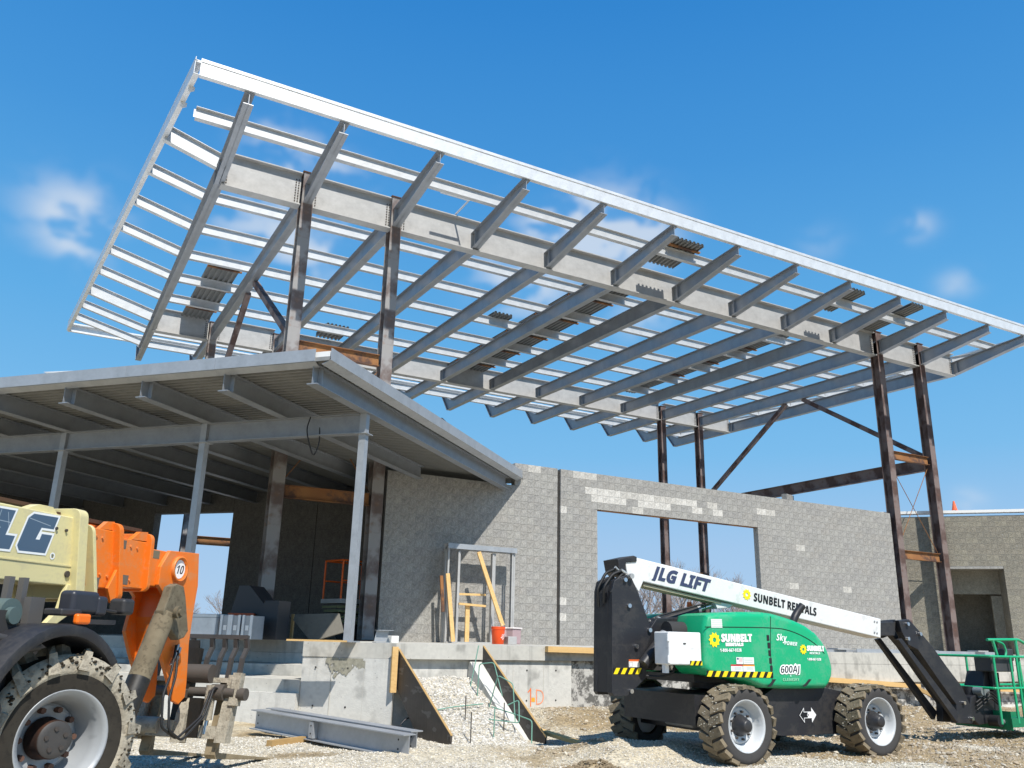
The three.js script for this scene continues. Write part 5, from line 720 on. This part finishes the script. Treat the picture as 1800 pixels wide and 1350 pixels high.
// things stored under the canopy
{
  const at = (u, v) => UV(u, v, SL).toArray(), ang = turnA;
  const d = thing('duct_section', 'galvanised sheet metal duct section standing at the dock edge', 'duct', at(3.55, 1.05), ang, 'duct sections under the canopy'); part('shell', rbox(.66, .44, .5, .01, 0, .22, 0), M.galvNew, d); part('seam', box(.66, .015, .51, 0, .375, 0), M.galv, d);
  [['flanged galvanised duct offcut next to the big duct section', 3.06], ['flanged galvanised duct offcut in the middle of the row', 2.84], ['flanged galvanised duct offcut at the right end of the row', 2.58]].forEach(([lb, u]) => { const t = thing('duct_section', lb, 'duct', at(u, 1.1), ang, 'duct sections under the canopy'); part('shell', box(.12, .42, .44, 0, .21, 0), M.galv, t); part('flange', box(.05, .43, .02, .085, .215, .23), M.galvNew, t); part('flange', box(.05, .43, .02, -.085, .215, .23), M.galvNew, t); part('paper_tag', box(.07, .09, .004, .0, .20, .225), mat([.85, .84, .82], .8), t); });
  const b = thing('black_duct', 'black ribbed duct transition piled behind the galvanised ducts', 'duct', at(3.1, 2.0), ang); const bm = mat([.035, .037, .042], .4, .2); part('slope', slab([[-.62, 0], [.35, 0], [.5, .3], [.3, .62], [-.12, 1.02], [-.36, 1.02]], .5), bm, b); part('side', slab([[.1, 0], [.75, 0], [.75, .72], [.45, .72]], .42).translate(0, 0, .3), bm, b); part('orange_strip', box(.6, .05, .05, -.2, .46, .3), mat([.6, .10, .03], .6), b);
  const p = thing('plywood_sheet', 'grey plywood sheet leaning like a tent on the slab', 'plywood', at(2.0, 2.3), ang); part('sheet', slab([[-.72, .52], [.42, .56], [.62, .18], [.05, -.0], [-.1, .02]], .03).rotateX(-.35), mat([.23, .215, .185], .85, 0, { map: T.conc }), p); part('prop', box(.05, .5, .05, -.60, .25, -.15).rotateZ(.0), M.woodOld, p);
  const w = thing('white_cooler', 'white box with a small label behind the inner column', 'box', at(2.75, 2.0), ang); part('body', rbox(.40, .36, .36, .02, 0, .18, 0), mat([.72, .74, .76], .6), w); part('label_patch', box(.06, .06, .004, .03, .22, .183), mat([.5, .38, .28], .8), w);
  const s = thing('scissor_lift', 'small orange-railed scissor lift in the dark behind the corner post', 'scissor lift', at(3.35, 5.9), ang + 1.15); const og = mat([.75, .12, .01], .45), ol = mat([.19, .20, .10], .6);
  for (const z of [-.35, .35]) part('guard_rail', pipe([[-.38, .92, z], [-.38, 1.86, z], [.75, 1.86, z], [.75, .92, z]], .024, 8), og, s); for (const z of [-.35, .35]) part('mid_rail', pipe([[-.38, 1.38, z], [.75, 1.38, z]], .018, 8), og, s); part('end_rail', pipe([[-.38, 1.86, -.35], [-.38, 1.86, .35]], .024, 8), og, s);
  part('deck', box(1.2, .10, .76, .18, .90, 0), M.galvDull, s); for (let k = 0; k < 4; k++) part('scissor_arm', box(1.15, .055, .6, .18, .42 + k * .12, 0).rotateZ(k % 2 ? .04 : -.04), ol, s); part('base', box(1.25, .26, .7, .18, .24, 0), M.black, s); for (const [x, z] of [[-.3, .36], [.66, .36], [-.3, -.36], [.66, -.36]]) part('wheel', cyl(.14, .14, .08, 20).rotateX(Math.PI / 2), M.dark, s, [x, .14, z]);
}
// black sheeting and a wire hoop at the foot of the dock corner
{ const g = new THREE.SphereGeometry(1, 22, 12), p = g.attributes.position; for (let i = 0; i < p.count; i++) { const n = .7 + .7 * fbm(p.getX(i) * 2.5 + 4, p.getZ(i) * 2.5 + p.getY(i) * 2, 3, 0, 811); p.setXYZ(i, p.getX(i) * .34 * n, p.getY(i) * .07 * n, p.getZ(i) * .16 * n); } g.computeVertexNormals(); solo('plastic_scrap', tri(g, false), M.black, 'crumpled black plastic scrap on the gravel at the dock corner', 'scrap', [5.15, .07, -13.15], [0, .3, 0]); }
solo('wire_hoop', pipe([[-.19, -.03, 0], [-.16, .12, .02], [-.05, .22, .0], [.12, .24, 0], [.17, .17, 0], [.15, .0, 0]], .011, 7), M.black, 'bent black wire hoop beside the left form board', 'wire', [5.68 - .2, .04, -13.0]);

// damp stain running down from the ledge on the dock corner wall
{ const [g, m] = print(1.3, .62, 260, (x, w, h) => { const id = x.getImageData(0, 0, Math.round(w * 260), Math.round(h * 260)); for (let j = 0; j < id.height; j++) for (let i = 0; i < id.width; i++) { const u = i / 260, v = j / 260, len = .10 + .42 * fbm(u * 5.5, 3, 4, 0, 905) ** 1.5 * step(0, .2, u) * step(1.3, 1.0, u), on = v < len + .05 * (fbm(u * 40, v * 12, 3, 0, 906) - .5) && fbm(u * 14, v * 9, 3, 0, 907) > .30 + .2 * v ? 1 : 0, o = (j * id.width + i) * 4, k = .85 + .3 * fbm(u * 30, v * 30, 3, 0, 909); id.data.set([150 * k, 146 * k, 130 * k, on * 255], o); } x.putImageData(id, 0, 0); });
  const p = V(5.4 - A.x * .62, SL - .56, -13.5 - A.z * .62).addScaledVector(B, -.004); const st = solo('damp_stain', g, m, 'ragged damp stain running down the dock corner wall below its ledge', 'stain', p.toArray(), [0, turnA, 0]); st.castShadow = false; }
renderer.render(scene, camera);
